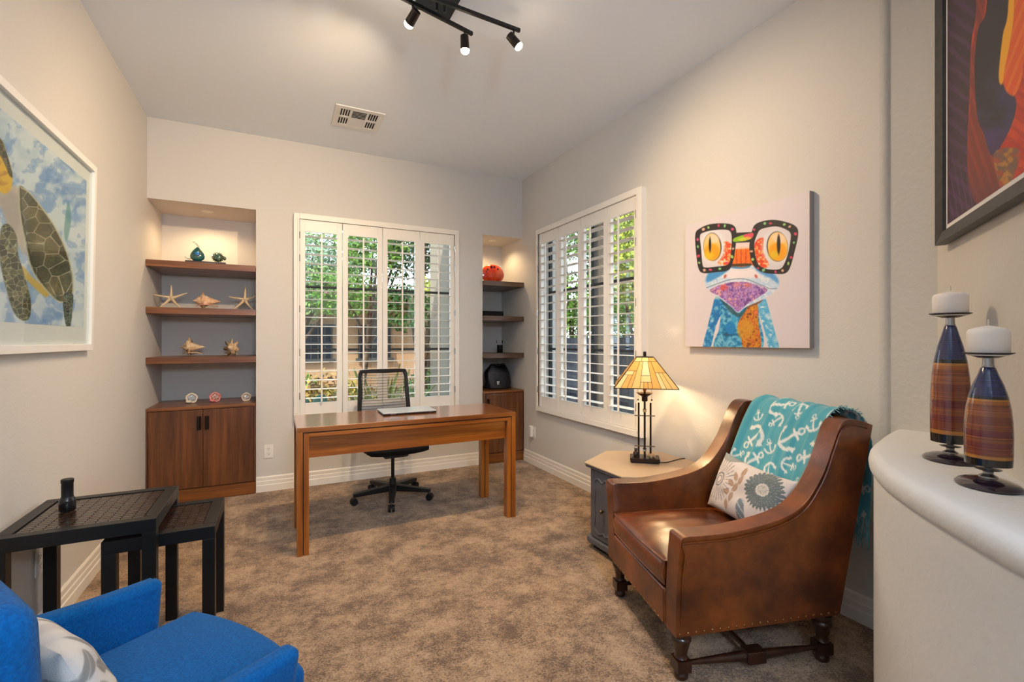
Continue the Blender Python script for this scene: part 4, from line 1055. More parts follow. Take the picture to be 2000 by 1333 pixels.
# ------------------------------------------------------------------ candle holders and candles on the ledge
def holder_mat(name, zs):
    m, N, L, P = nodes(name)
    tc = N.new('ShaderNodeTexCoord'); sp = N.new('ShaderNodeSeparateXYZ'); L.new(tc.outputs['Object'], sp.inputs[0])
    r = N.new('ShaderNodeValToRGB'); r.color_ramp.interpolation = 'CONSTANT'; e = r.color_ramp.elements
    z0, z1 = zs
    mr = N.new('ShaderNodeMapRange'); mr.inputs[1].default_value = z0; mr.inputs[2].default_value = z1; L.new(sp.outputs['Z'], mr.inputs[0]); L.new(mr.outputs[0], r.inputs[0])
    stops = [(0, (20, 18, 20)), (.075, (176, 116, 50)), (.11, (128, 62, 42)), (.19, (118, 52, 46)), (.24, (140, 74, 46)), (.30, (112, 46, 46)), (.36, (136, 70, 44)), (.43, (122, 60, 42)), (.50, (146, 82, 50)), (.57, (134, 72, 44)), (.62, (160, 94, 48)), (.655, (186, 124, 54)), (.675, (18, 18, 22)), (.705, (34, 44, 92))]
    e[0].color = rgb(*stops[0][1]); e[1].position = stops[1][0]; e[1].color = rgb(*stops[1][1])
    for p, c in stops[2:]: k = e.new(p); k.color = rgb(*c)
    nz = N.new('ShaderNodeTexNoise'); nz.noise_dimensions = '1D'; nz.inputs['Scale'].default_value = 260; nz.inputs['Detail'].default_value = 3; L.new(sp.outputs['Z'], nz.inputs['W'])
    mm = N.new('ShaderNodeMapRange'); mm.inputs[1].default_value = .3; mm.inputs[2].default_value = .7; mm.inputs[3].default_value = .62; mm.inputs[4].default_value = 1.25; L.new(nz.outputs[0], mm.inputs[0])
    mx = N.new('ShaderNodeVectorMath'); mx.operation = 'SCALE'; L.new(r.outputs[0], mx.inputs[0]); L.new(mm.outputs[0], mx.inputs['Scale']); L.new(mx.outputs[0], P.inputs['Base Color'])
    P.inputs['Roughness'].default_value = .2; P.inputs['Coat Weight'].default_value = .8; P.inputs['Coat Roughness'].default_value = .08
    return m
M_PURP = mat('glossy_aubergine', (34, 22, 38), .12, coat=1.0)
M_PEW = mat('dark_pewter', (84, 82, 86), .35, .9)
M_WAX = mat('white_wax', (238, 234, 228), .45)
M_WAX.node_tree.nodes['Principled BSDF'].inputs['Subsurface Weight'].default_value = .15
def holder(px_, h, label, clabel, K):
    c = on_z(px_[0], px_[1], LZ)
    t = thing('candle_holder', label, 'candle holder', (c.x, c.y, LZ), math.atan2(.56, .828), group='candle holders on the ledge')
    MB().lathe([(.085*K, 0), (.094*K, .002), (.095*K, .006), (.085*K, .013), (.06*K, .020), (.03*K, .025), (.012*K, .026)], n=40, sx=1.08, sy=.92).build('base', M_PURP, t, smooth=50)
    MB().lathe([(.019, .024), (.019, .028), (.010, .034), (.011, .04), (.008, .043), (.026, .045), (.027, .047), (.008, .05), (.010, .055), (.007, .06), (.016, .062)], n=28).build('stem', M_STEEL, t, smooth=50)
    z0, z1 = .058, h-.035; H_ = z1-z0
    pr = [(.050, 0), (.0615, .004), (.063, .1), (.0635, .3), (.062, .45), (.058, .58), (.051, .70), (.040, .82), (.027, .92), (.015, .985), (.011, 1)]
    MB().lathe([(r*K if i < 9 else r, z0+q*H_) for i, (r, q) in enumerate(pr)], n=48).build('body', holder_mat('striped_lacquer_%d' % int(h*1000), (z0, z1)), t, smooth=50)
    MB().lathe([(.011, z1-.004), (.013, z1), (.011, z1+.006), (.011, h-.012), (.022, h-.008)], n=24).build('neck', M_STEEL, t, smooth=50)
    MB().lathe([(.012, h-.012), (.026*K, h-.012), (.066*K, h), (.067*K, h+.002), (.03*K, h-.006), (.004, h-.006)], n=40).build('dish', M_PEW, t, smooth=50)
    k = thing('pillar_candle', clabel, 'candle', (c.x, c.y, LZ+h-.006), 0, group='white candles on the holders')
    MB().lathe([(q*K, z) for q, z in ((.052, 0), (.0555, .003), (.0565, .055), (.055, .064), (.050, .069), (.03, .074), (.006, .078))], n=40).build('wax', M_WAX, k, smooth=50)
    MB().tube([(0, 0, .076), (.001, 0, .084), (.005, .001, .089), (.003, .001, .094)], .0016, n=6).build('wick', mat('wick_%d' % int(h*1000), (214, 206, 196), .8), k, smooth=60)
holder((1856, 900), .466, 'taller striped lacquer candle holder further along the ledge', 'white pillar candle on the taller holder', .78)
holder((1930, 951), .348, 'shorter striped lacquer candle holder nearest the picture edge', 'white pillar candle on the shorter holder', .74)
# ------------------------------------------------------------------ ceiling: track light, downlights, vent
M_BULB = mat('spot_bulb', (255, 236, 206), .4, emit=(255, 228, 190), estr=60)
M_SPOTCAN = mat('dark_bronze_can', (44, 36, 32), .35, .6)
tr = thing('track_light', 'black ceiling light with two crossing bars and small adjustable spots', 'ceiling light', (.72, 2.25, ZC))
MB().box(.63, .83, 2.10, 2.41, ZC-.018, ZC).build('canopy', mat('canopy_metal', (34, 36, 40), .25, .7), tr, world=True, bevel=.003)
for p in ((.70, 2.235), (.74, 2.23)): MB().cyl((p[0], p[1], 2.90), (p[0], p[1], ZC-.015), .008).build('stem', M_BLACK, tr, world=True, smooth=40)
BARS = (((.08, 2.117, 2.905), (.925, 2.326, 2.905)), ((.27, 2.172, 2.925), (1.145, 2.204, 2.915)))
for p0, p1 in BARS: MB().bar(p0, p1, .016, .018).build('bar', M_BLACK, tr, world=True, bevel=.002)
def spot(p, aim, e):
    p = Vector(p); a = (Vector(aim)-p).normalized()
    h = MB().cyl(p, p - Vector((0, 0, .05)), .005, n=10).build('spot_stem', M_BLACK, tr, world=True, smooth=40)
    c = p - Vector((0, 0, .062))
    b = MB().cyl(c - a*.036, c + a*.034, .0215, .0235, n=24); b.build('spot_head', M_SPOTCAN, tr, world=True, smooth=40, bevel=.002)
    MB().cyl(c + a*.0345, c + a*.046, .0225, .021, n=20).cyl(c + a*.046, c + a*.053, .021, .013, n=20).build('spot_lens', M_BULB, tr, world=True, smooth=40)
    lamp('spot_light', 'SPOT', c + a*.056, e, (1, .72, .43), c + a, parent=tr, size=.02, spot=math.radians(125), blend=.9)
SPOT_E = 118; FILL_E = 74
spot((.305, 2.175, 2.92), (-.55, 2.60, 1.95), SPOT_E*.25)
spot((.585, 2.242, 2.90), (.15, 3.3, 2.2), SPOT_E*1.1)
spot((.878, 2.314, 2.90), (.95, 2.38, 1.9), SPOT_E)
spot((1.108, 2.203, 2.915), (1.75, 2.0, 2.2), SPOT_E*.62)
spot((.14, 2.132, 2.90), (-.3, 1.7, 2.0), SPOT_E*.15)
def downlight(x, y, z, label, e, aim_size=2.2, g=None, col=(1, .78, .50)):
    t = thing('downlight', label, 'downlight', (x, y, z), group=g)
    MB().lathe([(.030, -.001), (.046, -.001), (.046, -.004), (.041, -.006), (.030, -.003)], n=28).build('trim_ring', M_WHITEP, t, smooth=50)
    MB().lathe([(.001, -.0015), (.030, -.0015), (.030, -.0025), (.001, -.0025)], n=24).build('lens', mat('downlight_lens_%.2f_%.2f' % (x, y), (255, 240, 210), .4, emit=(255, 225, 170), estr=14), t, smooth=50)
    lamp('downlight_light', 'SPOT', (x, y, z-.012), e, col, (x, y, z-1), parent=t, size=.03, spot=aim_size, blend=.6)
    return t
downlight(-.532, 4.772, ZT, 'small round downlight in the top of the left niche', 13, 2.7, col=(1, .70, .38))
downlight(2.124, 4.754, ZT, 'small round downlight in the top of the right niche', 12, 2.6, col=(1, .70, .38))
# two fill globes on poles, added unseen behind the camera to brighten the room
M_FILL = mat('fill_globe', (250, 250, 250), .4)
P = M_FILL.node_tree.nodes['Principled BSDF']; P.inputs['Emission Color'].default_value = (.76, .915, 1.10, 1); P.inputs['Emission Strength'].default_value = FILL_E
for x, y, lb in ((.30, -.80, 'opal globe floor lamp behind the camera, nearer to the room'), (.05, -1.7, 'opal globe floor lamp further back behind the camera')):
    t = thing('fill_lamp', lb, 'lamp', (x, y, 0), group='globe floor lamps')
    MB().lathe([(.15, 0), (.15, .015), (.02, .03)], n=32).build('base', M_STEEL, t, smooth=40)
    MB().cyl((0, 0, .02), (0, 0, 1.80), .012, n=12).build('pole', M_STEEL, t, smooth=40)
    MB().sphere((0, 0, 1.96), .16, 24).build('globe', M_FILL, t, smooth=180)

t = thing('ceiling_vent', 'white square air register with three groups of slots in the ceiling', 'vent', (.565, 3.835, ZC))
w = .178
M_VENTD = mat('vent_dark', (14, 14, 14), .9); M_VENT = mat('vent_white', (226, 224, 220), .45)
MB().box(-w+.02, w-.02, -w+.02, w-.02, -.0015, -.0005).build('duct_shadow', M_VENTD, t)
for x0, x1, y0, y1 in ((-w, w, -w, -w+.045), (-w, w, w-.045, w), (-w, -w+.04, -w+.045, w-.045), (w-.04, w, -w+.045, w-.045), (-.066, -.052, -w+.045, w-.045), (.052, .066, -w+.045, w-.045), (-w+.04, -.066, -.012, .012), (.066, w-.04, -.012, .012)):
    MB().box(x0, x1, y0, y1, -.010, -.0015).build('face_bar', M_VENT, t, bevel=.001)
for sx in (-1, 1):
    for y0, y1 in ((-w+.045, -.012), (.012, w-.045)):
        for i in range(5):
            x = sx*(.066+.0722*(i+.0)/4)
            T = Matrix.Translation((x, 0, -.006)) @ Matrix.Rotation(math.radians(40)*-1, 4, 'Y')
            MB().box(-.007, .007, y0, y1, -.0006, .0006, T=T).build('vane', M_VENT, t)
for i in range(12):
    y = -w+.052+(2*w-.104)*i/11
    T = Matrix.Translation((0, y, -.006)) @ Matrix.Rotation(math.radians(35 if i < 6 else -35), 4, 'X')
    MB().box(-.052, .052, -.009, .009, -.0006, .0006, T=T).build('vane', M_VENT, t)

# ------------------------------------------------------------------ outlets
def outlet(loc, rotz, label, extra=None):
    t = thing('wall_outlet', label, 'outlet', loc, rotz, group='wall outlets')
    MB().box(-.036, .036, -.005, -.0005, -.058, .058).build('cover_plate', M_WHITEP, t, bevel=.002)
    for z in (-.02, .02):
        s = MB().box(-.017, .017, -.007, -.005, z-.0145, z+.0145).build('socket', M_WHITEP, t, bevel=.003)
        b = MB(); b.box(-.0075, -.0055, -.0074, -.0069, z-.002, z+.008); b.box(.0055, .0075, -.0074, -.0069, z-.002, z+.008); b.cyl((0, -.0074, z-.008), (0, -.0069, z-.008), .0026, n=10)
        b.build('slots', M_DARK, s)
    return t
outlet((-.062, YB, .338), 0, 'white duplex outlet on the back wall between cabinet and desk')
outlet((XR, 4.26, .333), -math.pi/2, 'white outlet low on the right wall under the shuttered window')
outlet((XL, 2.671, .351), math.pi/2, 'white outlet on the left wall behind the nesting tables')
t = thing('plug_in_device', 'white plug-in device with small vents on the outlet under the shuttered window', 'device', (XR-.0075, 4.285, .285), -math.pi/2)
MB().box(-.026, .026, -.034, 0, 0, .118).build('case', M_WHITEP, t, bevel=.010, seg=3)
for i in range(5): MB().box(-.006, .006, -.0345, -.033, .02+.018*i, .026+.018*i).build('vent_slot', mat('device_slot_%d' % i, (120, 122, 124), .6), t)

# ------------------------------------------------------------------ things on the left shelves
def glassm(name, c1, c2, sc=14, ramp=(.4, .6)):
    return mat(name, c1, .06, col2=c2, nscale=sc, trans=.45, ior=1.45, coat=1.0, ramp=ramp)
ZA = 1.908
t = thing('glass_fish_sculpture', 'glass sculpture of two teal fish on a dark stand on the top shelf', 'sculpture', (-.535, 4.72, ZA))
MB().box(-.145, .145, -.03, .03, 0, .042).build('stand', mat('smoked_base', (60, 62, 66), .15, coat=.6), t, bevel=.003)
b = MB()
pr = [(.002, 0), (.030, .004), (.050, .022), (.053, .042), (.046, .066), (.030, .090), (.014, .108), (.004, .118)]
b.lathe(pr, (-.062, 0, .042), 32, sx=1.0, sy=.5); b.build('angelfish_body', glassm('teal_amber_glass', (10, 104, 112), (150, 130, 50), 16, (.52, .72)), t, smooth=180)
MB().lathe([(.002, 0), (.016, .006), (.021, .022), (.015, .036), (.002, .042)], (-.060, -.017, .078), 24, sy=.5).build('eye', mat('fish_blue', (24, 110, 190), .1, coat=1), t, smooth=180)
M_CLR = mat('pale_glass', (226, 240, 232), .03, trans=.9, ior=1.4)
MB().tube(catmull([(-.052, 0, .15), (-.06, 0, .175), (-.078, 0, .195), (-.095, 0, .205)], 4), [.008]*4+[.006]*4+[.004]*4+[.0025], n=10).build('fin', M_CLR, t, smooth=180)
MB().tube(catmull([(-.11, 0, .055), (-.135, 0, .06), (-.15, 0, .075)], 4), [.007]*4+[.004]*4+[.002], n=10).build('fin', M_CLR, t, smooth=180)
b = MB(); rnd = random.Random(2)
b.sphere((.085, 0, .085), .041, 20, (1, .55, .9)); b.build('round_fish_body', glassm('dark_teal_speckle', (22, 44, 44), (96, 140, 120), 90), t, smooth=180)
b = MB()
for i in range(18):
    a = 2*math.pi*i/18; b.cyl((.085+.036*math.cos(a), 0, .085+.034*math.sin(a)), (.085+.049*math.cos(a), 0, .085+.046*math.sin(a)), .006, .002, n=6)
b.build('spines', glassm('dark_teal_speckle_b', (20, 60, 60), (60, 110, 100), 60), t)
MB().sphere((.134, 0, .080), .013, 10, (1, .4, 1.3)).build('tail', glassm('olive_glass', (60, 80, 50), (120, 120, 70), 40), t, smooth=180)

M_STAR = mat('dried_starfish', (216, 192, 152), .85, col2=(234, 214, 180), nscale=60, bump=(180, .6))
def starfish(x, y, z, label, tilt, rot, sc):
    t = thing('starfish', label, 'starfish', (x, y, z), rot, group='starfish on the middle shelf')
    b = MB(); L_ = .105*sc
    A = [90, 162, 234, 306, 18]
    for k, a in enumerate(A):
        a = math.radians(a + 6*math.sin(k*2.1)); d = Vector((math.cos(a), 0, math.sin(a)))
        pts = [d*(L_*f) + Vector((0, .006*math.sin(f*3+k), .004*math.sin(f*4+k))) for f in (0, .2, .45, .7, .9, 1)]
        b.tube(pts, [.011*sc, .010*sc, .0075*sc, .006*sc, .004*sc, .002*sc], n=8)
    b.sphere((0, 0, 0), .012*sc, 10, (1, .7, 1))
    lo = min(p[2] for p in b.v); T = Matrix.Rotation(tilt, 4, 'X') @ Matrix.Translation((0, 0, -lo))
    b.v = [tuple(T @ Vector(p)) for p in b.v]; lo = min(p[2] for p in b.v); b.v = [(p[0], p[1], p[2]-lo) for p in b.v]
    b.build('arms', M_STAR, t, smooth=180)
    return t
starfish(-.775, 4.70, 1.543, 'pale starfish leaning at the wall side of the middle shelf', math.radians(-14), .15, 1.12)
starfish(-.255, 4.72, 1.543, 'pale starfish leaning at the window side of the middle shelf', math.radians(-14), -.1, 1.2)
# conch
def spiral_shell(name, label, cat, loc, rotz, L_, R_, spikes, m_, lip, mlip, seed, group=None):
    t = thing(name, label, cat, loc, rotz, group=group)
    b = MB(); n = 28; rings = 30; rnd = random.Random(seed)
    G = []
    for i in range(rings+1):
        f = i/rings; x = (f-.42)*L_
        r = R_*(math.sin(min(1, f/.42)*math.pi/2)**1.3 if f < .42 else max(.03, (1-(f-.42)/.58))**.9)
        r *= 1 + .05*math.sin(f*40)
        row = []
        for k in range(n):
            a = 2*math.pi*k/n; tw = a + f*5.5
            s = 1 + spikes*max(0, math.cos(tw*7))**6*math.exp(-((f-.36)/.10)**2)*1.6 + spikes*.5*max(0, math.cos(tw*9+1))**6*math.exp(-((f-.2)/.10)**2)
            row.append((x, r*s*math.cos(a), R_*.9 + r*s*math.sin(a)*.92))
        G.append(row)
    b.grid(G, wrap_v=True); lo = min(p[2] for p in b.v); b.v = [(p[0], p[1], p[2]-lo) for p in b.v]
    b.build('shell_body', m_, t, smooth=180)
    # open flared lip
    q = MB(); G = []
    for j in range(7):
        s = j/6; row = []
        for k in range(15):
            a = k/14; x = (-.30+.78*a)*L_; w_ = math.sin(a*math.pi)**.6
            row.append((x, -R_*(.55+lip*s*w_), R_*(.55+.55*w_*(1-s)*.6 + .25*s*s*w_)))
        G.append(row)
    q.grid(G); o = q.build('lip', mlip, t, smooth=180); k = o.modifiers.new('t', 'SOLIDIFY'); k.thickness = .004
    # nothing dips under the shelf
    for v in o.data.vertices: v.co.z = max(v.co.z, .004)
    return t
M_CONCH = mat('conch_outer', (222, 176, 128), .5, col2=(238, 206, 178), nscale=30, bump=(60, .5)); M_PINK = mat('conch_pink', (226, 158, 148), .25, col2=(236, 190, 180), nscale=12, coat=.5)
spiral_shell('conch_shell', 'large pink-lipped conch shell in the centre of the middle shelf', 'seashell', (-.545, 4.70, 1.543), math.radians(8), .20, .052, .42, M_CONCH, .75, M_PINK, 1)
M_MUR = mat('murex_shell', (196, 158, 112), .7, col2=(232, 212, 180), nscale=50, bump=(90, .9)); M_MURI = mat('murex_inside', (150, 96, 60), .4, col2=(226, 196, 160), nscale=14)
spiral_shell('spiky_shell', 'longer spiky brown shell on the lowest left shelf', 'seashell', (-.64, 4.70, 1.152), math.radians(-8), .185, .042, .75, M_MUR, .35, M_MURI, 2, 'spiky shells on the lowest shelf')
spiral_shell('spiky_shell', 'shorter spiky shell with a dark opening on the lowest left shelf', 'seashell', (-.345, 4.70, 1.152), math.radians(50), .115, .040, .75, M_MUR, .35, M_MURI, 5, 'spiky shells on the lowest shelf')
# three little open bivalves / geodes on the cabinet
def geode(x, y, label, c_out, c_rim, c_in, sc, base):
    t = thing('carved_shell', label, 'ornament', (x, y, .758), math.radians(10), group='small shells on the cabinet')
    r = .037*sc
    b = MB(); G = []
    for i in range(9):
        f = i/8
        G.append([(r*(1.0-.0*f)*math.cos(a)*math.cos(f*1.25)*(1+.05*math.sin(5*a)), .034*sc*math.sin(f*1.25), r*1.02+r*math.sin(a)*math.cos(f*1.25)*(1+.05*math.sin(5*a))) for a in [2*math.pi*k/28 for k in range(28)]])
    b.grid(G, wrap_v=True); b.build('shell', c_out, t, smooth=180)
    ring = [(r*math.cos(a)*(1+.05*math.sin(5*a)), 0, r*1.02+r*math.sin(a)*(1+.05*math.sin(5*a))) for a in [2*math.pi*k/40 for k in range(40)]]
    MB().tube(ring, .0075*sc, n=8, closed=True).build('rim', c_rim, t, smooth=180)
    MB().sphere((0, .004, r*1.0), r*.86, 18, (1, .35, 1)).build('crystal_inside', c_in, t)
    if base: MB().sphere((-.018*sc, -.012, .011*sc), .019*sc, 14, (1.3, .9, .6)).build('foot', c_rim, t, smooth=180)
    lo = min((v.co.z for c in t.children for v in c.data.vertices))
    for c in t.children:
        for v in c.data.vertices: v.co.z -= lo
    return t
geode(-.640, 4.735, 'carved shell with white rim and dark blue inside, left of three on the cabinet', mat('shell_dark', (40, 40, 46), .3), mat('shell_cream', (236, 224, 204), .4), mat('shell_blue', (110, 130, 148), .2, col2=(200, 205, 208), nscale=60), 1.0, True)
geode(-.472, 4.73, 'carved red and pink shell, middle of three on the cabinet', mat('shell_red', (150, 40, 48), .3), mat('shell_pink', (206, 96, 100), .35, col2=(232, 170, 164), nscale=30), mat('shell_rose', (120, 60, 60), .2, col2=(226, 190, 180), nscale=60), 1.0, True)
geode(-.238, 4.69, 'round grey crystal shell, right of three on the cabinet', mat('shell_tan', (186, 160, 130), .4), mat('shell_rimtan', (222, 204, 182), .4), mat('shell_grey', (90, 88, 96), .15, col2=(216, 214, 216), nscale=70), .86, False)

# ------------------------------------------------------------------ things on the right shelves
t = thing('glass_plate', 'round red-orange glass plate standing on the top shelf of the right niche', 'plate', (2.135, 4.72, ZA))
G = []
for i in range(10):
    f = i/9; rr = .132*f
    G.append([(rr*math.cos(a)*1.05, .03*f*f + .012, .110+rr*math.sin(a)*.82) for a in [2*math.pi*k/40 for k in range(40)]])
o = MB().grid(G, wrap_v=True).build('dish', mat('red_orange_glass', (188, 44, 18), .1, col2=(226, 84, 30), nscale=9, coat=1.0), t, smooth=180); q = o.modifiers.new('t', 'SOLIDIFY'); q.thickness = .006
b = MB(); 
for x, z, r in ((-.02, .185, .017), (.014, .188, .014), (.056, .168, .013), (-.066, .157, .013), (-.084, .132, .010)): b.sphere((x, .010+.03*((x/.132)**2+((z-.110)/.112)**2), z), r, 12, (1, .18, 1))
b.build('dark_spots', mat('dark_red_glass', (92, 14, 20), .15, coat=1), t, smooth=180)
MB().tube([(-.03, -.01, .004), (-.03, .05, .004), (-.03, .06, .06)], .003).tube([(.03, -.01, .004), (.03, .05, .004), (.03, .06, .06)], .003).build('easel', M_BLACK, t, smooth=60)
t = thing('black_box', 'flat black fabric box on the middle shelf of the right niche', 'box', (2.10, 4.70, 1.543))
MB().box(-.115, .115, -.055, .07, 0, .048).build('box_body', mat('black_fabric', (24, 24, 26), .8), t, bevel=.008, seg=3); MB().box(-.116, .116, -.056, .071, .049, .060).build('lid', mat('black_fabric_lid', (30, 30, 32), .8), t, bevel=.004)
t = thing('pen_cup', 'small black cup holding pens on the lowest shelf of the right niche', 'pen cup', (2.195, 4.70, 1.152))
o = MB().lathe([(.030, 0), (.032, .002), (.032, .085), (.030, .085), (.030, .006), (.002, .006)], n=28).build('cup', mat('black_mesh_cup', (22, 22, 24), .4, .4), t, smooth=50)
for i, (dx, dy, tx, ty, c, lb) in enumerate(((-.012, .004, -.02, .02, (200, 190, 170), 'cream pen leaning left in the pen cup'), (.008, -.010, .012, -.02, (40, 60, 120), 'blue pen at the front of the pen cup'), (.014, .010, .024, .014, (206, 206, 204), 'silver pen leaning right in the pen cup'))):
    p = thing('pen', lb, 'pen', (2.195+dx, 4.70+dy, 1.159), group='pens in the cup')
    MB().cyl((0, 0, 0), (tx*.8, ty*.8, .10), .0042, n=10).build('barrel', mat('pen_%d' % i, c, .35), p, smooth=40); MB().cyl((tx*.8, ty*.8, .10), (tx, ty, .128), .0045, .0032, n=10).build('cap', M_DARK, p, smooth=40)
t = thing('black_bag', 'soft black drawstring bag with a small white emblem on the right niche cabinet', 'bag', (2.175, 4.72, .758), math.radians(-12))
G = []
for j in range(15):
    f = j/14; row = []
    hw = .142-.008*f-.05*max(0, f-.7)/.3; hd = .085*(1-.5*f*f)
    for k in range(30):
        a = 2*math.pi*k/30; c, s = math.cos(a), math.sin(a)
        w1 = 1+.045*math.sin(3*a+7*f)+.03*math.sin(8*a+3*f)*f
        row.append((hw*math.copysign(abs(c)**.6, c)*w1, hd*math.copysign(abs(s)**.6, s)*w1, 0.25*f*(1+.10*math.sin(2*a+.6)*f)))
    G.append(row)
b = MB().grid(G, wrap_v=True); b.f.append(tuple(range(30))); b.mi.append(0); b.f.append(tuple(14*30+k for k in range(30))); b.mi.append(0)
b.build('bag_body', mat('black_nylon', (17, 17, 22), .45, bump=(25, .6, .012)), t, smooth=180)
MB().tube(catmull([(-.09, -.01, .22), (-.055, -.02, .268), (0, -.03, .256), (.055, -.02, .272), (.095, -.01, .23)], 5), .007, n=8).build('drawstring_hem', M_DARK, t, smooth=60)
b = MB()   # white emblem: an E-like mark with a bar over it
for x0, x1, z0, z1 in ((-.016, .014, .078, .084), (-.012, -.006, .052, .078), (-.012, .010, .052, .057), (-.012, .006, .063, .068), (.004, .010, .068, .076)):
    b.box(x0-.012, x1-.012, -.0965, -.088, z0, z1)
b.build('emblem', M_WHITEP, t)

# ------------------------------------------------------------------ blue armchair in the corner of the frame
M_BLUE = mat('blue_wool', (3, 78, 140), .9, col2=(5, 94, 164), nscale=140, spec=.15, bump=(260, .5, .004), sheen=.08)
BM = Vector((-.14, 1.505, 0)); BROT = math.radians(-56)
bc = thing('blue_armchair', 'bright blue upholstered armchair in the left foreground corner', 'armchair', BM, BROT)
def rbox(name, x0, x1, y0, y1, z0, z1, fn=None, nx=10, ny=10, nz=5, bev=.03, parent=bc, m_=M_BLUE):
    b = MB()
    def F(a, c, d):
        p = (x0+(x1-x0)*a, y0+(y1-y0)*c, z0+(z1-z0)*d); return fn(*p) if fn else p
    for d in (0, 1): b.grid([[F(i/nx, j/ny, d) for i in range(nx+1)] for j in range(ny+1)])
    for c in (0, 1): b.grid([[F(i/nx, c, k/nz) for i in range(nx+1)] for k in range(nz+1)])
    for a in (0, 1): b.grid([[F(a, j/ny, k/nz) for j in range(ny+1)] for k in range(nz+1)])
    return b.build(name, m_, parent, smooth=60, bevel=bev, seg=4)
def seat_fn(x, y, z):
    u = x/.255; f = (y+.46)/.53
    return (x*(1+.05*f*f), y + .035*(1-u*u)*f*f, z + (.018*(1-u*u)*(1-(2*f-1)**4) if z > .41 else 0))
rbox('seat_cushion', -.255, .255, -.46, .07, .35, .442, seat_fn, bev=.035)
rbox('seat_base', -.29, .29, -.54, .0, .19, .348, None, bev=.02)
for s in (-1, 1):
    def arm_fn(x, y, z, s=s):
        f = -y/.52; top = .56+.05*f*f
        k = (z-.20)/(.548-.20)
        return (x+s*(.03*k), y-(.05*(1-k) if y > -.01 else 0)*0 - .04*(1-k)*max(0, 1+y/.1), .20+(top-.20)*k)
    a0, a1 = (.262, .322) if s > 0 else (-.322, -.262)
    rbox('arm', a0, a1, -.54, .0, .20, .548, arm_fn, 3, 12, 8, .026)
def back_fn(x, y, z):
    k = (z-.34)/.5; return (x*(1+.02*k), y-.012*k*k, z - .012*(x/.31)**2*k)
bk_ = rbox('backrest', -.325, .325, -.555, -.43, .34, .885, back_fn, 12, 3, 8, .04)
MB().tube([back_fn(.327, -.49, .36+.48*i/8) for i in range(9)], .0035, n=6).build('seam', M_BLUE, bk_, smooth=60)
for x in (-.24, .24):
    for y in (-.03, -.5):
        MB().cyl((x*1.06, y*1.05, 0), (x, y, .19), .013, .021, n=14).build('leg', M_LEGW, bc, smooth=40)
def paint_b(P, back):
    P.mix(P.noise(260, 15)*.6, (196, 204, 210)); P.mix(np.clip((P.noise(130, 22)-.5)*6, 0, 1)*.6, (226, 222, 214))
    for cx, cy, an in ((260, 120, .6), (330, 20, -.4), (200, 10, 2.2), (120, 190, 1.1), (380, -120, .3), (40, 60, 2.6), (-120, 120, 1.8), (-260, 40, .4), (150, -160, 1.0), (-100, -140, 2.4)):
        leaf(P, cx, cy, an, 150, 84, (140, 138, 136))
    for cx, cy, an in ((-430, 150, .9), (-360, 60, 2.4), (-440, -30, 1.7), (-350, -110, .2), (-430, -200, 2.8), (-280, 190, 1.2), (-270, -40, 1.9)): leaf(P, cx, cy, an, 140, 76, (134, 134, 132))
    flower(P, 330, -220, 170, (150, 146, 142), (130, 120, 116), 20)
    P.mix(P.line([(460, -240), (440, -60), (300, 60), (200, 240)], 12, 4)*.6, (110, 160, 180))
t = thing('throw_pillow', 'pale floral pillow leaning in the blue armchair', 'pillow', pmat(bc) @ Vector((-.005, -.335, .462)), BROT + math.pi)
pl = pillow_obj(t, .40, .25, .12, paint_b, 2); pl.location = (0, 0, .112); pl.rotation_euler = (math.radians(-22), math.radians(5), 0)
_before = set(bpy.data.materials)
# ------------------------------------------------------------------ outside the windows
GZ = -.18
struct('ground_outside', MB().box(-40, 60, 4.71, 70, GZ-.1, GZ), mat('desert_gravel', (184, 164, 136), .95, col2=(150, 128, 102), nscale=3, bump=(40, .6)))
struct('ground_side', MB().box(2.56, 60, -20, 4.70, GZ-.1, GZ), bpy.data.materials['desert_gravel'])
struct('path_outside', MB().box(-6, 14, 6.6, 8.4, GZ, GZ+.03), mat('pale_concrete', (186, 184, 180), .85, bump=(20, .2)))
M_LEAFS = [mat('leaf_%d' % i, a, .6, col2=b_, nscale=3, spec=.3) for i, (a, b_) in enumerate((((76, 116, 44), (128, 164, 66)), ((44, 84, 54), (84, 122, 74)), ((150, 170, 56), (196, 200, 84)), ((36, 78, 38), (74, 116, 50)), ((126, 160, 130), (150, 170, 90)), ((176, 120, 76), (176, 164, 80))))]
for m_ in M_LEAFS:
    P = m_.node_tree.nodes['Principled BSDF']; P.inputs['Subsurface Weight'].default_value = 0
M_BARK = mat('grey_brown_bark', (86, 66, 52), .9, col2=(110, 90, 74), nscale=14, bump=(40, .7))
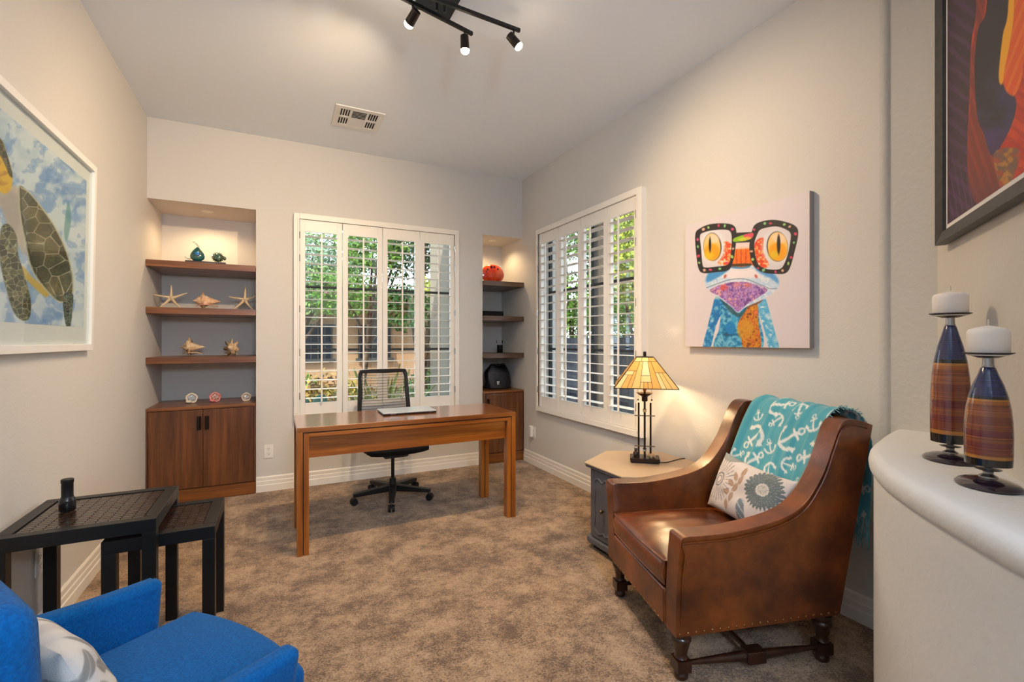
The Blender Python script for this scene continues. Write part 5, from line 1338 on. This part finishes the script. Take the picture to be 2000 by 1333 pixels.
def foliage(name, parent, clumps, n, size, m_, seed, dens=1.0):
    rs = np.random.RandomState(seed); vs = []; fs = []
    w = np.array([c[3]**2 for c in clumps]); w = w/w.sum(); idx = rs.choice(len(clumps), n, p=w)
    d = rs.normal(size=(n, 3)); d /= np.linalg.norm(d, axis=1)[:, None]; rad = rs.uniform(.35, 1, n)**.5
    C = np.array([c[:3] for c in clumps])[idx]; R_ = np.array([c[3] for c in clumps])[idx]
    p = C + d*(R_*rad)[:, None]*np.array([1, 1, .75])
    a = rs.normal(size=(n, 3)); a /= np.linalg.norm(a, axis=1)[:, None]; b_ = np.cross(a, rs.normal(size=(n, 3))); b_ /= np.linalg.norm(b_, axis=1)[:, None]
    s = size*rs.uniform(.6, 1.3, n)[:, None]
    Q = np.stack([p-a*s, p-b_*s*.45, p+a*s, p+b_*s*.45], 1).reshape(-1, 3)
    mb = MB(); mb.v = [tuple(q) for q in Q]; mb.f = [(4*i, 4*i+1, 4*i+2, 4*i+3) for i in range(n)]; mb.mi = [0]*n
    return mb.build(name, m_, parent, recalc=False, kind='stuff')
def tree(x, y, h, r, mi, label, seed, n=3200, leaf=.075, bare=.35, group='trees outside the windows', lean=0.0):
    t = thing('tree', label, 'tree', (x, y, GZ), group=group)
    rnd = random.Random(seed); b = MB(); z0 = h*bare
    b.tube(catmull([(0, 0, 0), (.06+lean*.3, .02, z0*.5), (.02+lean, -.03, z0)], 4), [q*h/5.5 for q in (.09, .085, .08, .078, .075, .07, .066, .062, .06)], n=8)
    cl = []
    for k in range(9):
        a = rnd.uniform(0, 6.3); e = rnd.uniform(.25, .95); q = Vector((lean+math.cos(a)*r*rnd.uniform(.3, .8), math.sin(a)*r*rnd.uniform(.3, .8), z0+(h-z0)*e))
        b.tube([(lean*.9, -.02, z0*.85), ((lean+q.x)/2, q.y/2+.05, (z0+q.z)/2-.05), tuple(q)], [.045, .03, .010], n=6)
        cl.append((q.x, q.y, q.z, r*rnd.uniform(.38, .6)))
    cl.append((lean, 0, h-.35*r, r*.6))
    b.build('trunk', M_BARK, t, smooth=60, recalc=False)
    foliage('crown', t, cl, n, leaf, M_LEAFS[mi], seed)
    return t
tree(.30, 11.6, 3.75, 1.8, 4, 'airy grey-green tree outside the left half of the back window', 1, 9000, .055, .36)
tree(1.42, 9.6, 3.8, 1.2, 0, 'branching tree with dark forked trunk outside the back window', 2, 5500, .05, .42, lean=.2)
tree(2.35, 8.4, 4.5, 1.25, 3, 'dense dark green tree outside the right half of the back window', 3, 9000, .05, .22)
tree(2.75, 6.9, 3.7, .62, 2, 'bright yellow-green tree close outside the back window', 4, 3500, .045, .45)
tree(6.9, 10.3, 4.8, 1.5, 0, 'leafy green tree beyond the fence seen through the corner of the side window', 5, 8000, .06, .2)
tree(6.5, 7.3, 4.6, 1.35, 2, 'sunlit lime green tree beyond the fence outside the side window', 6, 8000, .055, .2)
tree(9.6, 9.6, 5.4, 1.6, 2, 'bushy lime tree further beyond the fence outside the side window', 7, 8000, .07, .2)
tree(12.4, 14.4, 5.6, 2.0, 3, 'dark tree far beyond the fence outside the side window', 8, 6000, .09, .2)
def bush(x, y, r, mi, label, seed, n=900, leaf=.05, sq=.8):
    t = thing('shrub', label, 'shrub', (x, y, GZ), group='shrubs outside the windows')
    rnd = random.Random(seed); b = MB()
    for k in range(7):
        a = rnd.uniform(0, 6.3); b.tube([(0, 0, 0), (math.cos(a)*r*.3, math.sin(a)*r*.3, r*.5), (math.cos(a)*r*.6, math.sin(a)*r*.6, r*rnd.uniform(.8, 1.1))], [.018, .012, .006], n=5)
    b.build('stems', M_BARK, t, recalc=False)
    foliage('foliage', t, [(math.cos(q)*r*.4, math.sin(q)*r*.4, r*.75, r*.6) for q in (0, 1.6, 3.1, 4.7)] + [(0, 0, r, r*.6)], int(n*1.8), leaf, M_LEAFS[mi], seed)
bush(-.25, 6.6, .6, 2, 'yellow-green shrub low outside the left shutter panel', 21, 900)
bush(.72, 7.4, .72, 5, 'russet flowering shrub outside the second shutter panel', 22, 900)
bush(.15, 9.4, .7, 0, 'green shrub on the gravel across the path', 23)
bush(2.0, 6.95, .5, 1, 'dark green clipped shrub outside the right shutter panel', 24, 1300, .04)
bush(1.55, 7.6, .42, 2, 'small lime shrub on the path edge outside the third shutter panel', 25)
bush(-.9, 8.2, .6, 5, 'orange-flowering shrub at the far left across the path', 26)
bush(3.0, 9.6, .7, 3, 'dark rounded shrub beside the house wall', 27)
# agaves / yuccas
def spiky(x, y, h, n, label, seed, mm):
    t = thing('spiky_plant', label, 'plant', (x, y, GZ), group='spiky plants outside')
    rnd = random.Random(seed)
    src = None
    for k in range(n):
        a = rnd.uniform(0, 6.3); e = rnd.uniform(.15, .85); L_ = h*rnd.uniform(.7, 1.1)
        if src is None:
            w_ = .03; pts = [(0, 0, 0), (.05, 0, .35), (.12, 0, .7), (.24, 0, 1.0)]; b = MB()
            G = [[(p[0], -ww, p[2]), (p[0]+.012, 0, p[2]), (p[0], ww, p[2])] for p, ww in zip(pts, (.035, .04, .028, .002))]
            b.grid(G); o = b.build('blade', mm, t, recalc=False); src = o
        else: o = share(src, 'blade', t)
        o.scale = (L_, L_, L_); o.rotation_euler = (0, e*.48, a)
    return t
M_AGV = mat('agave_blade', (150, 164, 80), .5, col2=(186, 190, 110), nscale=3); M_AGB = mat('bluegreen_blade', (70, 128, 120), .5, col2=(110, 156, 140), nscale=3)
spiky(1.14, 5.9, 1.1, 40, 'large yellow-green spiky plant outside the third shutter panel', 31, M_AGV)
spiky(.82, 5.35, .40, 22, 'blue-green spiky plant close to the back window', 32, M_AGB)
# prickly pear
t = thing('prickly_pear', 'blue-green prickly pear cactus low outside the left shutter panels', 'cactus', (.33, 5.75, GZ))
rnd = random.Random(5); M_PEAR = mat('cactus_skin', (64, 116, 104), .6, col2=(92, 140, 122), nscale=6)
for k, (px_, pz_, an, r) in enumerate(((0, .16, 0, .17), (.12, .42, .5, .15), (-.14, .40, -.5, .15), (.02, .50, .1, .16), (.26, .62, .8, .12), (-.26, .60, -.9, .12), (.10, .74, .3, .12), (-.08, .74, -.2, .12))):
    R = (Matrix.Rotation(rnd.uniform(-.6, .6), 3, 'Z') @ Matrix.Rotation(an, 3, 'Y'))
    MB().sphere((px_, rnd.uniform(-.05, .05), pz_), r, 16, (.72, .16, 1), R=R).build('pad', M_PEAR, t, smooth=180)
# house across the path
hs = thing('neighbour_house', 'tan stucco house with a dark barred window and tiled roof beyond the garden', 'house', (2.0, 15.5, GZ))
M_STUC = mat('tan_stucco', (200, 160, 122), .9, bump=(14, .3)); M_ROOF = mat('roof_tile', (112, 80, 62), .8, col2=(130, 98, 80), nscale=4)
MB().box(-7, 9, 15.2, 21, GZ, 2.55).build('wall', M_STUC, hs, world=True)
MB().box(4.2, 6.4, 13.6, 15.3, GZ, 2.4).build('wing', M_STUC, hs, world=True)
MB().prism([(14.2, 2.45), (18.2, 3.1), (22, 2.45), (22, 2.6), (18.2, 3.3), (14.2, 2.62)], -7.5, 9.5, 'x').build('roof', M_ROOF, hs, world=True)
MB().box(-7.4, 9.4, 14.25, 14.5, 2.36, 2.52).build('fascia', mat('dark_fascia', (74, 60, 50), .8), hs, world=True)
for x in (-1.6, 1.0, 2.75, 7.6):
    f = MB().box(x-.5, x+.5, 15.12, 15.2, .75, 1.7).build('window', mat('window_dark_%d' % int(x*10+50), (30, 36, 46), .15), hs, world=True)
    b = MB()
    for i in range(6): b.box(x-.48+.19*i-.015, x-.48+.19*i+.015, 15.06, 15.09, .75, 1.7)
    b.box(x-.5, x+.5, 15.06, 15.09, 1.2, 1.24); b.box(x-.58, x+.58, 15.06, 15.12, .65, .75); b.box(x-.58, x+.58, 15.06, 15.12, 1.7, 1.78)
    o = b.build('window_bars', M_SASH, f); o.data.transform(pmat(hs).inverted())
# dark board fence and a tan pillar outside the side window
fc = thing('board_fence', 'dark board fence outside the side window', 'fence', (5.0, 3.2, GZ))
M_FENCE = mat('dark_fence_board', (58, 62, 72), .8, col2=(72, 76, 86), nscale=5)
brd = None
for i in range(50):
    y = .4+.185*i
    if brd is None:
        brd = MB().box(-.012, .012, -.088, .088, 0, 1.52).build('board', M_FENCE, fc); brd.location = (0, y-3.2, .0)
    else: share(brd, 'board', fc, (0, y-3.2, 0))
for z in (.3, 1.3): MB().box(.014, .05, -2.9, 6.3, z-.04, z+.04).build('rail', M_FENCE, fc)
pc = thing('patio_pillar', 'tan stucco patio pillar outside the side window', 'pillar', (3.45, 5.62, GZ))
MB().box(-.13, .13, -.13, .13, .12, 3.1).build('shaft', mat('pillar_stucco', (216, 196, 168), .9, bump=(14, .3)), pc); MB().box(-.17, .17, -.17, .17, 0, .12).build('base', bpy.data.materials['pillar_stucco'], pc)
pq = thing('patio_post', 'slim tan patio post outside the third panel of the side window', 'post', (3.62, 4.80, GZ))
MB().box(-.055, .055, -.055, .055, .03, 3.1).build('shaft', mat('post_brown', (160, 140, 120), .8), pq); MB().box(-.08, .08, -.08, .08, 0, .03).build('foot_plate', M_SASH, pq)

# garden colours darkened evenly to offset the brightened sky light
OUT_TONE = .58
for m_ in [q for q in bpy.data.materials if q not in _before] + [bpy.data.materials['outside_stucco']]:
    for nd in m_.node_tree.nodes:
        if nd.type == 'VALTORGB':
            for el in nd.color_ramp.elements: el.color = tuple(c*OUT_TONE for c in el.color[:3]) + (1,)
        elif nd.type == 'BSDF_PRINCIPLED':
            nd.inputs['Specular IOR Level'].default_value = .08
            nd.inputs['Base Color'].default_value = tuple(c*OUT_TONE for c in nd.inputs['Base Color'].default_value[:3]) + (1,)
